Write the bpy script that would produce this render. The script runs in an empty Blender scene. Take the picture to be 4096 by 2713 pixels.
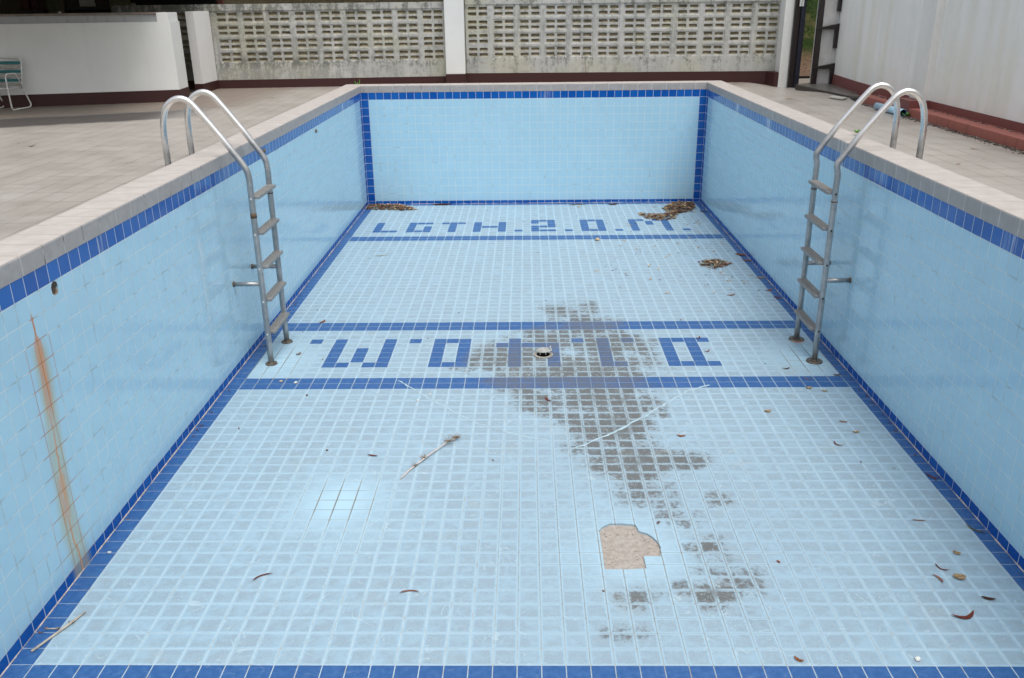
import bpy, bmesh, math, random
from mathutils import Vector, Matrix
random.seed(7)
S=.16; KY=.9739272559; KZ=1.02435246
PX=S; PY=S*KY; PZ=S*KZ                 # tile pitch across, along, upwards
W=44.85*PX; YF=90.1*PY; ZT=13.42*PZ; ZB=ZT+.9*PZ; ZD=ZB+.86*PZ
ZK=ZD-.12                              # deck level
NR0=-25; YN=NR0*PY                     # near end of the pool
CW=.35                                 # coping width
scene=bpy.context.scene
# ---------------------------------------------------------------- camera
cam=bpy.data.cameras.new('camera'); camo=bpy.data.objects.new('camera',cam); scene.collection.objects.link(camo)
yaw,pit,rol,f=0.01894580792,0.37077015392,0.01196927013,3453.2204787
R_=Vector((math.cos(yaw),math.sin(yaw),0)); F0=Vector((-math.sin(yaw),math.cos(yaw),0)); Zv=Vector((0,0,1))
F_=F0*math.cos(pit)-Zv*math.sin(pit); U_=F0*math.sin(pit)+Zv*math.cos(pit)
R2=R_*math.cos(rol)-U_*math.sin(rol); U2=R_*math.sin(rol)+U_*math.cos(rol)
M=Matrix((R2,U2,-F_)).transposed().to_4x4(); M.translation=Vector((3.43665568,-4.49485682,4.0424638))
camo.matrix_world=M
cam.sensor_width=36; cam.lens=f/4096*36; cam.clip_start=.05; cam.clip_end=500
scene.camera=camo
# ---------------------------------------------------------------- light
SUN_EL,SUN_AZ=math.radians(68),math.radians(150)
w=bpy.data.worlds.new('World'); scene.world=w; w.use_nodes=True
nt=w.node_tree; nt.nodes.clear()
sky=nt.nodes.new('ShaderNodeTexSky'); sky.sky_type='NISHITA'; sky.sun_disc=False
sky.sun_elevation=SUN_EL; sky.sun_rotation=SUN_AZ; sky.dust_density=6; sky.air_density=1.2; sky.ozone_density=1
hs=nt.nodes.new('ShaderNodeHueSaturation'); hs.inputs['Saturation'].default_value=.30
bg=nt.nodes.new('ShaderNodeBackground'); bg.inputs['Strength'].default_value=.15
wo=nt.nodes.new('ShaderNodeOutputWorld')
nt.links.new(sky.outputs[0],hs.inputs['Color']); nt.links.new(hs.outputs[0],bg.inputs[0]); nt.links.new(bg.outputs[0],wo.inputs[0])
sl=bpy.data.lights.new('sun','SUN'); sl.energy=.5; sl.angle=math.radians(28); sl.color=(1,.97,.92)
so=bpy.data.objects.new('sun',sl); scene.collection.objects.link(so)
sd=Vector((math.sin(SUN_AZ)*math.cos(SUN_EL),math.cos(SUN_AZ)*math.cos(SUN_EL),math.sin(SUN_EL)))
so.rotation_euler=sd.to_track_quat('Z','Y').to_euler(); so.location=sd*30
scene.view_settings.view_transform='Standard'; scene.view_settings.look='None'
scene.view_settings.exposure=0.39; scene.view_settings.gamma=1
scene.cycles.max_bounces=6; scene.cycles.glossy_bounces=3; scene.cycles.diffuse_bounces=4
scene.cycles.use_adaptive_sampling=True
# ---------------------------------------------------------------- helpers
def lin(r,g,b,k=1):
    f=lambda c:((c/255)/12.92 if c<=10 else ((c/255+.055)/1.055)**2.4)*k
    return (f(r),f(g),f(b),1)
class G:
    """small node-graph writer"""
    def __init__(s,name,rough=.6,spec=.5,metal=0):
        s.m=bpy.data.materials.new(name); s.m.use_nodes=True; s.t=s.m.node_tree
        s.b=s.t.nodes['Principled BSDF']
        s.b.inputs['Roughness'].default_value=rough; s.b.inputs['Metallic'].default_value=metal
        s.b.inputs['Specular IOR Level'].default_value=spec
    def L(s,a,b): s.t.links.new(a,b)
    def put(s,sock,v):
        if v is None: return
        if hasattr(v,'is_linked') : s.L(v,sock)
        elif isinstance(v,(int,float)) and sock.type in('RGBA',): sock.default_value=(v,v,v,1)
        else: sock.default_value=v
    def M(s,op,a,b=None,c=None,clamp=False):
        n=s.t.nodes.new('ShaderNodeMath'); n.operation=op; n.use_clamp=clamp
        for i,v in enumerate((a,b,c)): s.put(n.inputs[i],v)
        return n.outputs[0]
    def ss(s,x,a,b,lo=0.,hi=1.):
        n=s.t.nodes.new('ShaderNodeMapRange'); n.interpolation_type='SMOOTHSTEP'
        for i,v in enumerate((x,a,b,lo,hi)): s.put(n.inputs[i],v)
        return n.outputs[0]
    def mix(s,f,a,b,mode='MIX'):
        n=s.t.nodes.new('ShaderNodeMix'); n.data_type='RGBA'; n.blend_type=mode
        s.put(n.inputs[0],f); s.put(n.inputs[6],a); s.put(n.inputs[7],b); return n.outputs[2]
    def co(s,kind='Object'):
        return s.t.nodes.new('ShaderNodeTexCoord').outputs[kind]
    def pos(s): return s.t.nodes.new('ShaderNodeNewGeometry').outputs['Position']
    def map(s,v,sc=(1,1,1),loc=(0,0,0),rot=(0,0,0)):
        n=s.t.nodes.new('ShaderNodeMapping'); s.L(v,n.inputs[0]); n.inputs['Scale'].default_value=sc
        n.inputs['Location'].default_value=loc; n.inputs['Rotation'].default_value=rot; return n.outputs[0]
    def noise(s,v,sc=5,det=4,rough=.6,dist=0,out=0):
        n=s.t.nodes.new('ShaderNodeTexNoise'); s.L(v,n.inputs['Vector']); n.inputs['Scale'].default_value=sc
        n.inputs['Detail'].default_value=det; n.inputs['Roughness'].default_value=rough; n.inputs['Distortion'].default_value=dist
        return n.outputs[out]
    def vor(s,v,sc=5,feat='F1',out='Distance'):
        n=s.t.nodes.new('ShaderNodeTexVoronoi'); n.feature=feat; s.L(v,n.inputs['Vector']); n.inputs['Scale'].default_value=sc
        return n.outputs[out]
    def sep(s,v):
        n=s.t.nodes.new('ShaderNodeSeparateXYZ'); s.L(v,n.inputs[0]); return n.outputs
    def uv(s,name):
        n=s.t.nodes.new('ShaderNodeUVMap'); n.uv_map=name; return n.outputs[0]
    def attr(s,name):
        n=s.t.nodes.new('ShaderNodeAttribute'); n.attribute_name=name
        c=s.t.nodes.new('ShaderNodeSeparateColor'); s.L(n.outputs['Color'],c.inputs[0]); return c.outputs,n.outputs['Alpha']
    def col(s,v): s.put(s.b.inputs['Base Color'],v)
    def rough(s,v): s.put(s.b.inputs['Roughness'],v)
    def bump(s,h,st=.3,d=.01):
        n=s.t.nodes.new('ShaderNodeBump'); n.inputs['Strength'].default_value=st; n.inputs['Distance'].default_value=d
        s.L(h,n.inputs['Height']); s.L(n.outputs[0],s.b.inputs['Normal']); return n.outputs[0]

def tag(o,label=None,cat=None,group=None,kind=None):
    if label: o['label']=label
    if cat: o['category']=cat
    if group: o['group']=group
    if kind: o['kind']=kind
    return o
class MB:
    def __init__(s): s.bm=bmesh.new()
    def box(s,x0,x1,y0,y1,z0,z1,bev=0):
        v=[s.bm.verts.new(p) for p in ((x0,y0,z0),(x1,y0,z0),(x1,y1,z0),(x0,y1,z0),(x0,y0,z1),(x1,y0,z1),(x1,y1,z1),(x0,y1,z1))]
        fs=[s.bm.faces.new([v[i] for i in q]) for q in ((0,3,2,1),(4,5,6,7),(0,1,5,4),(1,2,6,5),(2,3,7,6),(3,0,4,7))]
        if bev:
            es=list({e for f in fs for e in f.edges}); bmesh.ops.bevel(s.bm,geom=es,offset=bev,segments=2,affect='EDGES',profile=.6)
        return s
    def prism(s,poly,z0,z1,ztop=None,bev=0):
        """poly: list of (x,y); ztop optional list of top heights"""
        n=len(poly); a=[s.bm.verts.new((p[0],p[1],z0)) for p in poly]
        b=[s.bm.verts.new((p[0],p[1],(ztop[i] if ztop else z1))) for i,p in enumerate(poly)]
        fs=[s.bm.faces.new(a[::-1]),s.bm.faces.new(b)]
        for i in range(n): fs.append(s.bm.faces.new((a[i],a[(i+1)%n],b[(i+1)%n],b[i])))
        bmesh.ops.recalc_face_normals(s.bm,faces=fs)
        if bev: bmesh.ops.bevel(s.bm,geom=list({e for f in fs for e in f.edges}),offset=bev,segments=2,affect='EDGES')
        return s
    def tube(s,pts,r,n=16,caps=True):
        pts=[Vector(p) for p in pts]; rings=[]; up=None
        for i,p in enumerate(pts):
            t=((pts[min(i+1,len(pts)-1)]-p).normalized() if i<len(pts)-1 else Vector())+((p-pts[i-1]).normalized() if i>0 else Vector())
            t.normalize()
            if up is None:
                up=t.orthogonal().normalized()
            up=(up-t*up.dot(t)).normalized(); sd=t.cross(up)
            rr=r[i] if isinstance(r,(list,tuple)) else r
            rings.append([s.bm.verts.new(p+(up*math.cos(2*math.pi*k/n)+sd*math.sin(2*math.pi*k/n))*rr) for k in range(n)])
        for a,b in zip(rings,rings[1:]):
            for k in range(n):
                q=s.bm.faces.new((a[k],a[(k+1)%n],b[(k+1)%n],b[k])); q.smooth=True
        if caps:
            s.bm.faces.new(rings[0][::-1]); s.bm.faces.new(rings[-1])
        return s
    def disc(s,c,r,h,n=32,r2=None,ax='z'):
        c=Vector(c); r2=r if r2 is None else r2; a=[];b=[]
        for k in range(n):
            q=2*math.pi*k/n; u,v=math.cos(q),math.sin(q)
            d=Vector((u,v,0)) if ax=='z' else Vector((0,u,v)); e=Vector((0,0,h)) if ax=='z' else Vector((h,0,0))
            a.append(s.bm.verts.new(c+d*r)); b.append(s.bm.verts.new(c+e+d*r2))
        s.bm.faces.new(a[::-1]); s.bm.faces.new(b)
        for k in range(n): s.bm.faces.new((a[k],a[(k+1)%n],b[(k+1)%n],b[k])).smooth=True
        return s
    def ring(s,c,r0,r1,h,n=40,ax='z'):
        c=Vector(c); P=[]
        for (r,z) in ((r0,0),(r1,0),(r1,h),(r0,h)):
            P.append([s.bm.verts.new(c+(Vector((math.cos(2*math.pi*k/n)*r,math.sin(2*math.pi*k/n)*r,z)) if ax=='z' else Vector((z,math.cos(2*math.pi*k/n)*r,math.sin(2*math.pi*k/n)*r)))) for k in range(n)])
        for i in range(4):
            a,b=P[i],P[(i+1)%4]
            for k in range(n): s.bm.faces.new((a[k],a[(k+1)%n],b[(k+1)%n],b[k]))
        bmesh.ops.recalc_face_normals(s.bm,faces=s.bm.faces)
        return s
    def build(s,name,mat,parent=None):
        me=bpy.data.meshes.new(name); s.bm.to_mesh(me); s.bm.free()
        o=bpy.data.objects.new(name,me); scene.collection.objects.link(o)
        if mat: me.materials.append(mat)
        if parent: o.parent=parent; o.matrix_parent_inverse=parent.matrix_world.inverted()
        return o
def empty(name,loc=(0,0,0),label=None,cat=None,group=None):
    o=bpy.data.objects.new(name,None); scene.collection.objects.link(o); o.location=loc; o.matrix_world=Matrix.Translation(loc)
    o.empty_display_size=.2
    return tag(o,label,cat,group)
def copy_tree(o,dloc,parent=None,root=True):
    c=o.copy(); scene.collection.objects.link(c)
    if root: c.location=Vector(o.location)+Vector(dloc)
    if parent: c.parent=parent; c.matrix_parent_inverse=o.matrix_parent_inverse.copy()
    for ch in list(o.children): copy_tree(ch,dloc,c,False)
    return c

# ---------------------------------------------------------------- materials
def simple(name,c,rough=.6,nsc=12,amt=.12,metal=0,spec=.5,bump=0):
    g=G(name,rough,spec,metal); p=g.pos()
    n=g.noise(p,nsc,5,.65)
    g.col(g.mix(g.ss(n,.3,.7),tuple(x*(1-amt) for x in c[:3])+(1,),tuple(min(1,x*(1+amt)) for x in c[:3])+(1,)))
    if bump: g.bump(g.noise(p,nsc*4,4),bump,.01)
    return g.m
def mat_floor():
    g=G('unglazed_floor_tile',.55,.5)
    uv=g.uv('tile'); u,v,_=g.sep(uv); at,rnd=g.attr('dat'); tone,stain,clean=at[0],at[1],at[2]
    p=g.pos()
    jw=g.noise(p,60,2,.5)
    du=g.M('PINGPONG',u,.5); dv=g.M('PINGPONG',v,.5); e=g.M('MINIMUM',du,dv)
    duw=g.M('MULTIPLY',du,.62)
    ew=g.M('MINIMUM',duw,dv)
    n1=g.noise(p,34,6,.7); n2=g.noise(p,9,5,.65); n3=g.noise(p,95,4,.7); n4=g.noise(p,1.1,4,.6)
    # worn pale rims, dirty film in the middle of each tile
    ef=g.M('ADD',e,g.M('MULTIPLY',g.M('SUBTRACT',n1,.5),.22))
    rim=g.ss(ef,.045,.15)
    film=g.M('MULTIPLY',rim,g.ss(g.M('ADD',g.M('ADD',n2,g.M('MULTIPLY',rnd,.13)),g.M('MULTIPLY',g.M('SUBTRACT',n4,.5),.45)),.30,.70,.25,1.))
    film=g.M('MULTIPLY',film,g.M('SUBTRACT',1,clean),clamp=True)
    spots=g.ss(g.vor(p,26),.10,.16)
    film=g.M('MULTIPLY',film,g.M('ADD',.55,g.M('MULTIPLY',spots,.45)))
    fine=g.ss(n3,.3,.75)
    pale=g.mix(clean,(.315,.468,.575,1),(.40,.59,.70,1))
    grey=g.mix(fine,(.218,.295,.352,1),(.30,.388,.452,1))
    light=g.mix(g.M('MULTIPLY',film,.86),pale,grey)
    dk=g.mix(g.ss(g.noise(p,20,6,.7),.35,.75),(.018,.088,.265,1),(.050,.142,.34,1))
    dk=g.mix(g.M('MULTIPLY',rnd,.35),dk,(.014,.078,.24,1))
    base=g.mix(tone,light,dk)
    sn=g.noise(g.map(p,(1,.7,1)),2.6,5,.7)
    stain=g.M('MULTIPLY',g.M('ADD',g.M('MULTIPLY',stain,1.12),g.M('MULTIPLY',g.M('SUBTRACT',sn,.5),1.9)),g.ss(stain,.03,.35),clamp=True)
    # caked grime: a dark crust inside each tile where the stain lies, flaking off
    fl_=g.noise(p,24,8,.72); bigp=g.noise(p,5,4,.6)
    crust=g.M('ADD',g.M('ADD',g.M('MULTIPLY',g.M('SUBTRACT',fl_,.5),2.6),g.M('MULTIPLY',stain,1.0)),g.M('ADD',g.M('MULTIPLY',g.M('SUBTRACT',rnd,.5),.34),g.M('MULTIPLY',g.M('SUBTRACT',bigp,.5),1.2)))
    crust=g.ss(crust,.26,.80)
    core=g.M('MAXIMUM',g.ss(g.M('ADD',e,g.M('MULTIPLY',g.M('SUBTRACT',n1,.5),.36)),.03,.17),g.M('MULTIPLY',g.ss(stain,.75,1.),g.ss(bigp,.45,.6,.1,.8)))
    crust=g.M('MULTIPLY',g.M('MULTIPLY',crust,core),g.ss(stain,.14,.6))
    cc=g.mix(fine,(.060,.059,.054,1),(.145,.144,.134,1))
    veil=g.M('MULTIPLY',g.M('MULTIPLY',g.ss(stain,.25,.95),rim),.5)
    base=g.mix(g.M('MULTIPLY',veil,g.M('SUBTRACT',1,g.M('MULTIPLY',tone,.5))),base,(.235,.25,.245,1))
    base=g.mix(g.M('MULTIPLY',crust,g.M('SUBTRACT',.84,g.M('MULTIPLY',tone,.26))),base,cc)
    # scuffs: thin pale curved marks
    sc=g.M('ABSOLUTE',g.M('SUBTRACT',g.noise(p,2.1,2,.45,1.6),.5)); sc2=g.M('ABSOLUTE',g.M('SUBTRACT',g.noise(g.map(p,(1,1,1),(7,3,0)),4.6,1,.4,2.2),.5))
    sm_=g.M('MAXIMUM',g.M('MULTIPLY',g.ss(sc,.014,.002),g.ss(n2,.5,.6)),g.M('MULTIPLY',g.ss(sc2,.014,.002),g.ss(n4,.52,.6)))
    base=g.mix(g.M('MULTIPLY',g.M('MULTIPLY',sm_,g.M('SUBTRACT',1,g.M('MULTIPLY',tone,.8))),.45),base,(.48,.62,.68,1))
    # brownish scum in patches
    sb=g.ss(g.noise(g.map(p,(1,1,1),(4,9,0)),1.4,6,.7),.56,.72)
    base=g.mix(g.M('MULTIPLY',g.M('MULTIPLY',sb,g.M('SUBTRACT',1,tone)),.22),base,(.36,.37,.33,1))
    # joints
    jn_=g.M('ADD',g.M('MULTIPLY',g.ss(clean,.25,.8),.010),g.M('MULTIPLY',g.ss(stain,.2,.6),.006))
    joint=g.M('SUBTRACT',1,g.ss(g.M('SUBTRACT',g.M('ADD',ew,g.M('MULTIPLY',g.M('SUBTRACT',jw,.5),.008)),jn_),.008,.020))
    jc=g.mix(g.ss(g.noise(p,7,3,.6),.46,.66),(.45,.545,.585,1),(.38,.38,.345,1))
    pxx,pyy,_z=g.sep(p); qx=g.M('SUBTRACT',pxx,4.45); qy=g.M('MULTIPLY',g.M('SUBTRACT',pyy,1.7),.75)
    near_=g.ss(g.M('SQRT',g.M('ADD',g.M('MULTIPLY',qx,qx),g.M('MULTIPLY',qy,qy))),2.1,.7,0.,.85)
    stj=g.M('MAXIMUM',stain,near_)
    jc=g.mix(g.M('MULTIPLY',g.M('MAXIMUM',stj,g.M('MULTIPLY',clean,1.2)),.85,clamp=True),jc,(.17,.16,.135,1))
    base=g.mix(g.M('MULTIPLY',joint,.92),base,jc)
    g.col(base)
    g.rough(g.M('ADD',.34,g.M('MULTIPLY',film,.2)))
    h=g.M('ADD',g.M('MULTIPLY',joint,-1.),g.M('MULTIPLY',n3,.12))
    g.bump(h,.35,.004)
    return g.m
def mat_wall(name,streaks):
    g=G(name,.12,.5)
    uv=g.uv('tile'); u,v,_=g.sep(uv); at,rnd=g.attr('dat'); tone,rust,pale=at[0],at[1],at[2]
    p=g.pos()
    du=g.M('PINGPONG',u,.5); dv=g.M('PINGPONG',v,.5); e=g.M('MINIMUM',du,dv)
    n=g.noise(p,3,4,.6); n2=g.noise(p,22,4,.6)
    lt=g.mix(g.ss(n,.3,.7),(.375,.605,.74,1),(.40,.63,.76,1))
    lt=g.mix(g.M('MULTIPLY',rnd,.28),lt,(.355,.59,.73,1))
    lt=g.mix(g.M('MULTIPLY',g.ss(g.noise(g.map(p,(1.2,1.2,.5)),1.5,6,.65),.45,.7),.10),lt,(.36,.50,.58,1))
    dk=g.mix(rnd,(.001,.072,.34,1),(.006,.11,.42,1))
    base=g.mix(tone,lt,dk)
    # chalky runs down the glaze
    run=g.noise(g.map(p,(18,18,.9)),1.,5,.7)
    px,py,pz=g.sep(p)
    isl=g.ss(px,.3,.1); isr=g.ss(px,6.9,7.1)
    def gb(x,c,w_):
        q=g.M('DIVIDE',g.M('SUBTRACT',x,c),w_); return g.M('POWER',2.718,g.M('MULTIPLY',g.M('MULTIPLY',q,q),-1.))
    top=g.ss(pz,1.85,2.34); yv=g.noise(g.map(p,(2.2,2.2,.15)),1.,3,.6)
    pw=g.M('MULTIPLY',g.M('MULTIPLY',top,g.ss(yv,.60,.72)),.5)
    pw=g.M('ADD',pw,g.M('MULTIPLY',isl,g.M('MULTIPLY',gb(py,4.27,.05),g.M('MULTIPLY',g.ss(pz,1.95,1.6),g.ss(pz,.35,1.2)))))
    for c_,l_ in ((9.15,.10),(5.9,.12),(11.3,.12)):
        pw=g.M('ADD',pw,g.M('MULTIPLY',isr,g.M('MULTIPLY',gb(py,c_,l_),g.ss(pz,1.95,2.3))))
    pw=g.M('ADD',pw,g.M('MULTIPLY',isl,g.M('MULTIPLY',gb(py,12.1,.07),g.ss(pz,2.0,2.3))))
    base=g.mix(g.M('MULTIPLY',g.M('MULTIPLY',g.ss(run,.47,.6),g.M('MAXIMUM',pale,pw,clamp=True)),.85),base,(.72,.80,.83,1))
    cen=g.M('ADD',1.093,g.M('MULTIPLY',g.M('MINIMUM',g.M('SUBTRACT',pz,1.62),0.),.105))
    cen=g.M('ADD',cen,g.M('MULTIPLY',g.ss(pz,.55,.0),.10))
    wd_=g.M('ADD',.010,g.M('ADD',g.M('MULTIPLY',g.ss(pz,1.93,1.84),.034),g.M('MULTIPLY',g.ss(pz,1.1,.1),.012)))
    dd_=g.M('DIVIDE',g.M('ABSOLUTE',g.M('SUBTRACT',py,cen)),wd_)
    inr=g.M('MULTIPLY',isl,g.M('MULTIPLY',g.ss(pz,2.10,2.02),g.ss(px,.3,.1)))
    rust=g.M('MULTIPLY',inr,g.ss(dd_,2.4,.1)); wide=g.M('MULTIPLY',inr,g.ss(dd_,6.,1.))
    # rust run
    rn=g.noise(g.map(p,(80,80,1.1)),1.,6,.7)
    wob=g.M('MULTIPLY',g.M('SUBTRACT',g.noise(g.map(p,(0,0,1)),5.,3,.6),.5),.09)
    thin=g.ss(g.M('ABSOLUTE',g.M('SUBTRACT',g.M('SUBTRACT',py,cen),wob)),.016,.004)
    thick=g.M('MULTIPLY',g.ss(g.M('ADD',dd_,g.M('MULTIPLY',g.M('SUBTRACT',rn,.5),2.5)),1.5,.7),g.M('ADD',g.ss(pz,1.15,1.5),g.M('MULTIPLY',g.M('MULTIPLY',g.ss(pz,.9,.8),g.ss(pz,.35,.6)),.7),clamp=True))
    org=g.M('MULTIPLY',g.M('MULTIPLY',inr,g.M('MAXIMUM',thin,thick)),g.ss(rn,.38,.52,.25,1.))
    grn=g.M('MULTIPLY',g.M('MULTIPLY',inr,g.ss(g.M('ADD',dd_,g.M('MULTIPLY',g.M('SUBTRACT',rn,.5),3.)),3.0,1.2)),g.M('MULTIPLY',g.ss(pz,1.92,1.75),g.ss(rn,.30,.62,.35,.8)))
    rm=org
    base=g.mix(grn,base,(.40,.43,.29,1))
    base=g.mix(org,base,g.mix(g.ss(rn,.4,.6),(.52,.20,.07,1),(.62,.32,.15,1)))
    jn=g.noise(g.map(p,(1,1,1)),5,3,.6)
    joint=g.M('SUBTRACT',1,g.ss(e,.013,.030))
    jc=g.mix(g.ss(g.M('ADD',jn,g.M('MULTIPLY',g.ss(g.sep(p)[0],3.,0.),.05)),.52,.72),(.60,.68,.68,1),(.27,.31,.29,1))
    jc=g.mix(g.M('MULTIPLY',tone,.8),jc,(.62,.64,.66,1))
    jr=g.ss(wide,.1,.6)
    jc=g.mix(jr,jc,(.40,.17,.08,1))
    base=g.mix(g.M('MULTIPLY',joint,.9),base,jc)
    g.col(base)
    g.rough(g.M('ADD',.12,g.M('ADD',g.M('MULTIPLY',joint,.5),g.M('MULTIPLY',rm,.3))))
    h=g.M('ADD',g.M('MULTIPLY',g.M('SUBTRACT',1,g.ss(e,.0,.03)),-1.),g.M('MULTIPLY',g.noise(g.M('ADD',0,0) if False else p,14,2,.5),.5))
    r2=g.M('FRACT',g.M('MULTIPLY',rnd,17.3))
    h=g.M('ADD',h,g.M('ADD',g.M('MULTIPLY',g.M('MULTIPLY',g.M('SUBTRACT',rnd,.5),g.M('FRACT',u)),2.6),g.M('MULTIPLY',g.M('MULTIPLY',g.M('SUBTRACT',r2,.5),g.M('FRACT',v)),2.6)))
    g.bump(h,.16,.004)
    return g.m
M_floor=mat_floor(); M_wall=mat_wall('glazed_wall_tile',0)
def mat_coping():
    g=G('coping_tile',.5,.4); uv=g.uv('tile'); u,v,_=g.sep(uv); at,rnd=g.attr('dat'); p=g.pos()
    du=g.M('PINGPONG',u,.5); joint=g.M('SUBTRACT',1,g.ss(du,.012,.032))
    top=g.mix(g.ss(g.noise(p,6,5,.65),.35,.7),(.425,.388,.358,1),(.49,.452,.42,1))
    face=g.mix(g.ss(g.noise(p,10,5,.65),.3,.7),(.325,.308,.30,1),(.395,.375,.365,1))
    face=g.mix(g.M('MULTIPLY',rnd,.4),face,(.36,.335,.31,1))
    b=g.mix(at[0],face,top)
    run=g.noise(g.map(p,(16,16,.8)),1.,5,.7)
    b=g.mix(g.M('MULTIPLY',g.M('MULTIPLY',g.ss(run,.48,.62),at[2]),.8),b,(.6,.62,.62,1))
    dirt=g.ss(g.noise(p,5,3,.6),.42,.6)
    jc=g.mix(g.M('MULTIPLY',g.M('MULTIPLY',dirt,g.ss(g.sep(p)[0],7.0,-.2)),g.M('SUBTRACT',1,at[1])),g.mix(at[1],(.56,.55,.52,1),(.30,.26,.22,1)),(.09,.075,.06,1))
    b=g.mix(g.M('MULTIPLY',joint,g.M('ADD',.65,g.M('MULTIPLY',dirt,.35))),b,jc)
    g.col(b); g.bump(g.M('ADD',g.M('MULTIPLY',joint,-1.),g.M('MULTIPLY',g.noise(p,80,3),.15)),.4,.004)
    return g.m
M_cop=mat_coping()
def mat_deck():
    g=G('deck_tile',.42,.45); p=g.pos(); x,y,z=g.sep(p)
    u=g.M('DIVIDE',g.M('ADD',x,100.35),.2425); v=g.M('DIVIDE',y,.425)
    # right side tiles start at the coping
    du=g.M('PINGPONG',u,.5); dv=g.M('PINGPONG',v,.5)
    ju=g.M('SUBTRACT',1,g.ss(du,.010,.028)); jv=g.M('SUBTRACT',1,g.ss(dv,.006,.016))
    j=g.M('MAXIMUM',ju,jv)
    n=g.noise(p,2.2,6,.65); n2=g.noise(p,40,4,.7)
    b=g.mix(g.ss(n,.3,.7),(.325,.300,.268,1),(.395,.370,.338,1))
    b=g.mix(g.M('MULTIPLY',g.ss(n2,.35,.75),.25),b,(.27,.25,.22,1))
    wn=g.t.nodes.new('ShaderNodeTexWhiteNoise'); wn.noise_dimensions='2D'
    cb=g.t.nodes.new('ShaderNodeCombineXYZ'); g.L(g.M('FLOOR',u),cb.inputs[0]); g.L(g.M('FLOOR',v),cb.inputs[1]); g.L(cb.outputs[0],wn.inputs['Vector'])
    b=g.mix(g.M('MULTIPLY',wn.outputs[0],.30),b,(.37,.325,.285,1))
    b=g.mix(g.M('MULTIPLY',g.ss(g.noise(g.map(p,(.5,1.2,1)),1.1,6,.7),.5,.66),.30),b,(.22,.195,.17,1))
    # damp dark band; brown dirt with painted shade before the low wall
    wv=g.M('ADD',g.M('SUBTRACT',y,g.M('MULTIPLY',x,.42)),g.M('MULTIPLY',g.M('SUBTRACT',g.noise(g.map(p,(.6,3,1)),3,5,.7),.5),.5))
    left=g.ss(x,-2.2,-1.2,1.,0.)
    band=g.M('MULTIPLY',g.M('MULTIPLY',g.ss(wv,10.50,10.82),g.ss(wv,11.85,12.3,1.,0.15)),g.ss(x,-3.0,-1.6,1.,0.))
    soil_shade=g.M('MULTIPLY',g.ss(wv,11.8,12.3),left)
    b=g.mix(g.M('MULTIPLY',soil_shade,.72),b,g.mix(g.ss(n2,.3,.7),(.15,.11,.085,1),(.22,.17,.13,1)))
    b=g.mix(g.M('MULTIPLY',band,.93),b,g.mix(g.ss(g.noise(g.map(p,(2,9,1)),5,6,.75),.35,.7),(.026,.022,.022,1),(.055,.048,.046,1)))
    # dust and moss along the far wall
    far=g.M('MULTIPLY',g.ss(y,14.7,15.5),g.ss(n,.35,.65,.5,1.))
    b=g.mix(g.M('MULTIPLY',far,.5),b,(.17,.145,.115,1))
    # dark wet mark near the far right corner of the coping
    dx=g.M('SUBTRACT',x,7.9); dy=g.M('MULTIPLY',g.M('SUBTRACT',y,11.2),.75)
    rr=g.M('SQRT',g.M('ADD',g.M('MULTIPLY',dx,dx),g.M('MULTIPLY',dy,dy)))
    b=g.mix(g.M('MULTIPLY',g.ss(g.M('ADD',rr,g.M('MULTIPLY',g.noise(p,6,4,.7),.4)),.2,.62,1.,0.),.45),b,(.15,.135,.125,1))
    b=g.mix(g.M('MULTIPLY',j,g.ss(g.noise(p,1.3,4,.6),.35,.65,.45,1.)),b,(.13,.105,.08,1))
    g.col(b); g.rough(g.M('MAXIMUM',g.M('ADD',.16,g.M('MULTIPLY',n,.38)),g.M('MULTIPLY',g.M('MAXIMUM',band,soil_shade),.55)))
    g.bump(g.M('ADD',g.M('MULTIPLY',j,-1.),g.M('MULTIPLY',n2,.2)),.25,.004)
    return g.m
M_deck=mat_deck()
M_mortar=simple('bare_mortar',(.44,.385,.33,1),.85,30,.18)
def mat_steel():
    g=G('brushed_steel_tube',.34,.5,1.); p=g.pos(); z=g.sep(p)[2]
    n=g.noise(p,6,5,.7); n2=g.noise(p,45,4,.7)
    low=g.ss(z,2.75,2.5); # weathered below the handles
    b=g.mix(low,(.80,.79,.77,1),g.mix(g.ss(n,.35,.7),(.33,.335,.335,1),(.50,.50,.49,1)))
    st=g.M('MULTIPLY',g.ss(n,.55,.72),g.ss(n2,.42,.62))
    b=g.mix(g.M('MULTIPLY',st,.55),b,(.16,.125,.08,1))
    g.col(b); g.rough(g.M('ADD',.26,g.M('MULTIPLY',low,.16))); g.put(g.b.inputs['Metallic'],g.M('SUBTRACT',1,g.M('ADD',g.M('MULTIPLY',st,.8),g.M('MULTIPLY',low,.25)),clamp=True))
    return g.m
M_steel=mat_steel()
M_rust=simple('rust',(.12,.075,.045,1),.8,40,.4)
M_tread=simple('grey_tread_plastic',(.225,.23,.225,1),.55,25,.2)
M_treadtop=simple('ribbed_tread_top',(.24,.235,.225,1),.8,50,.25)
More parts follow.
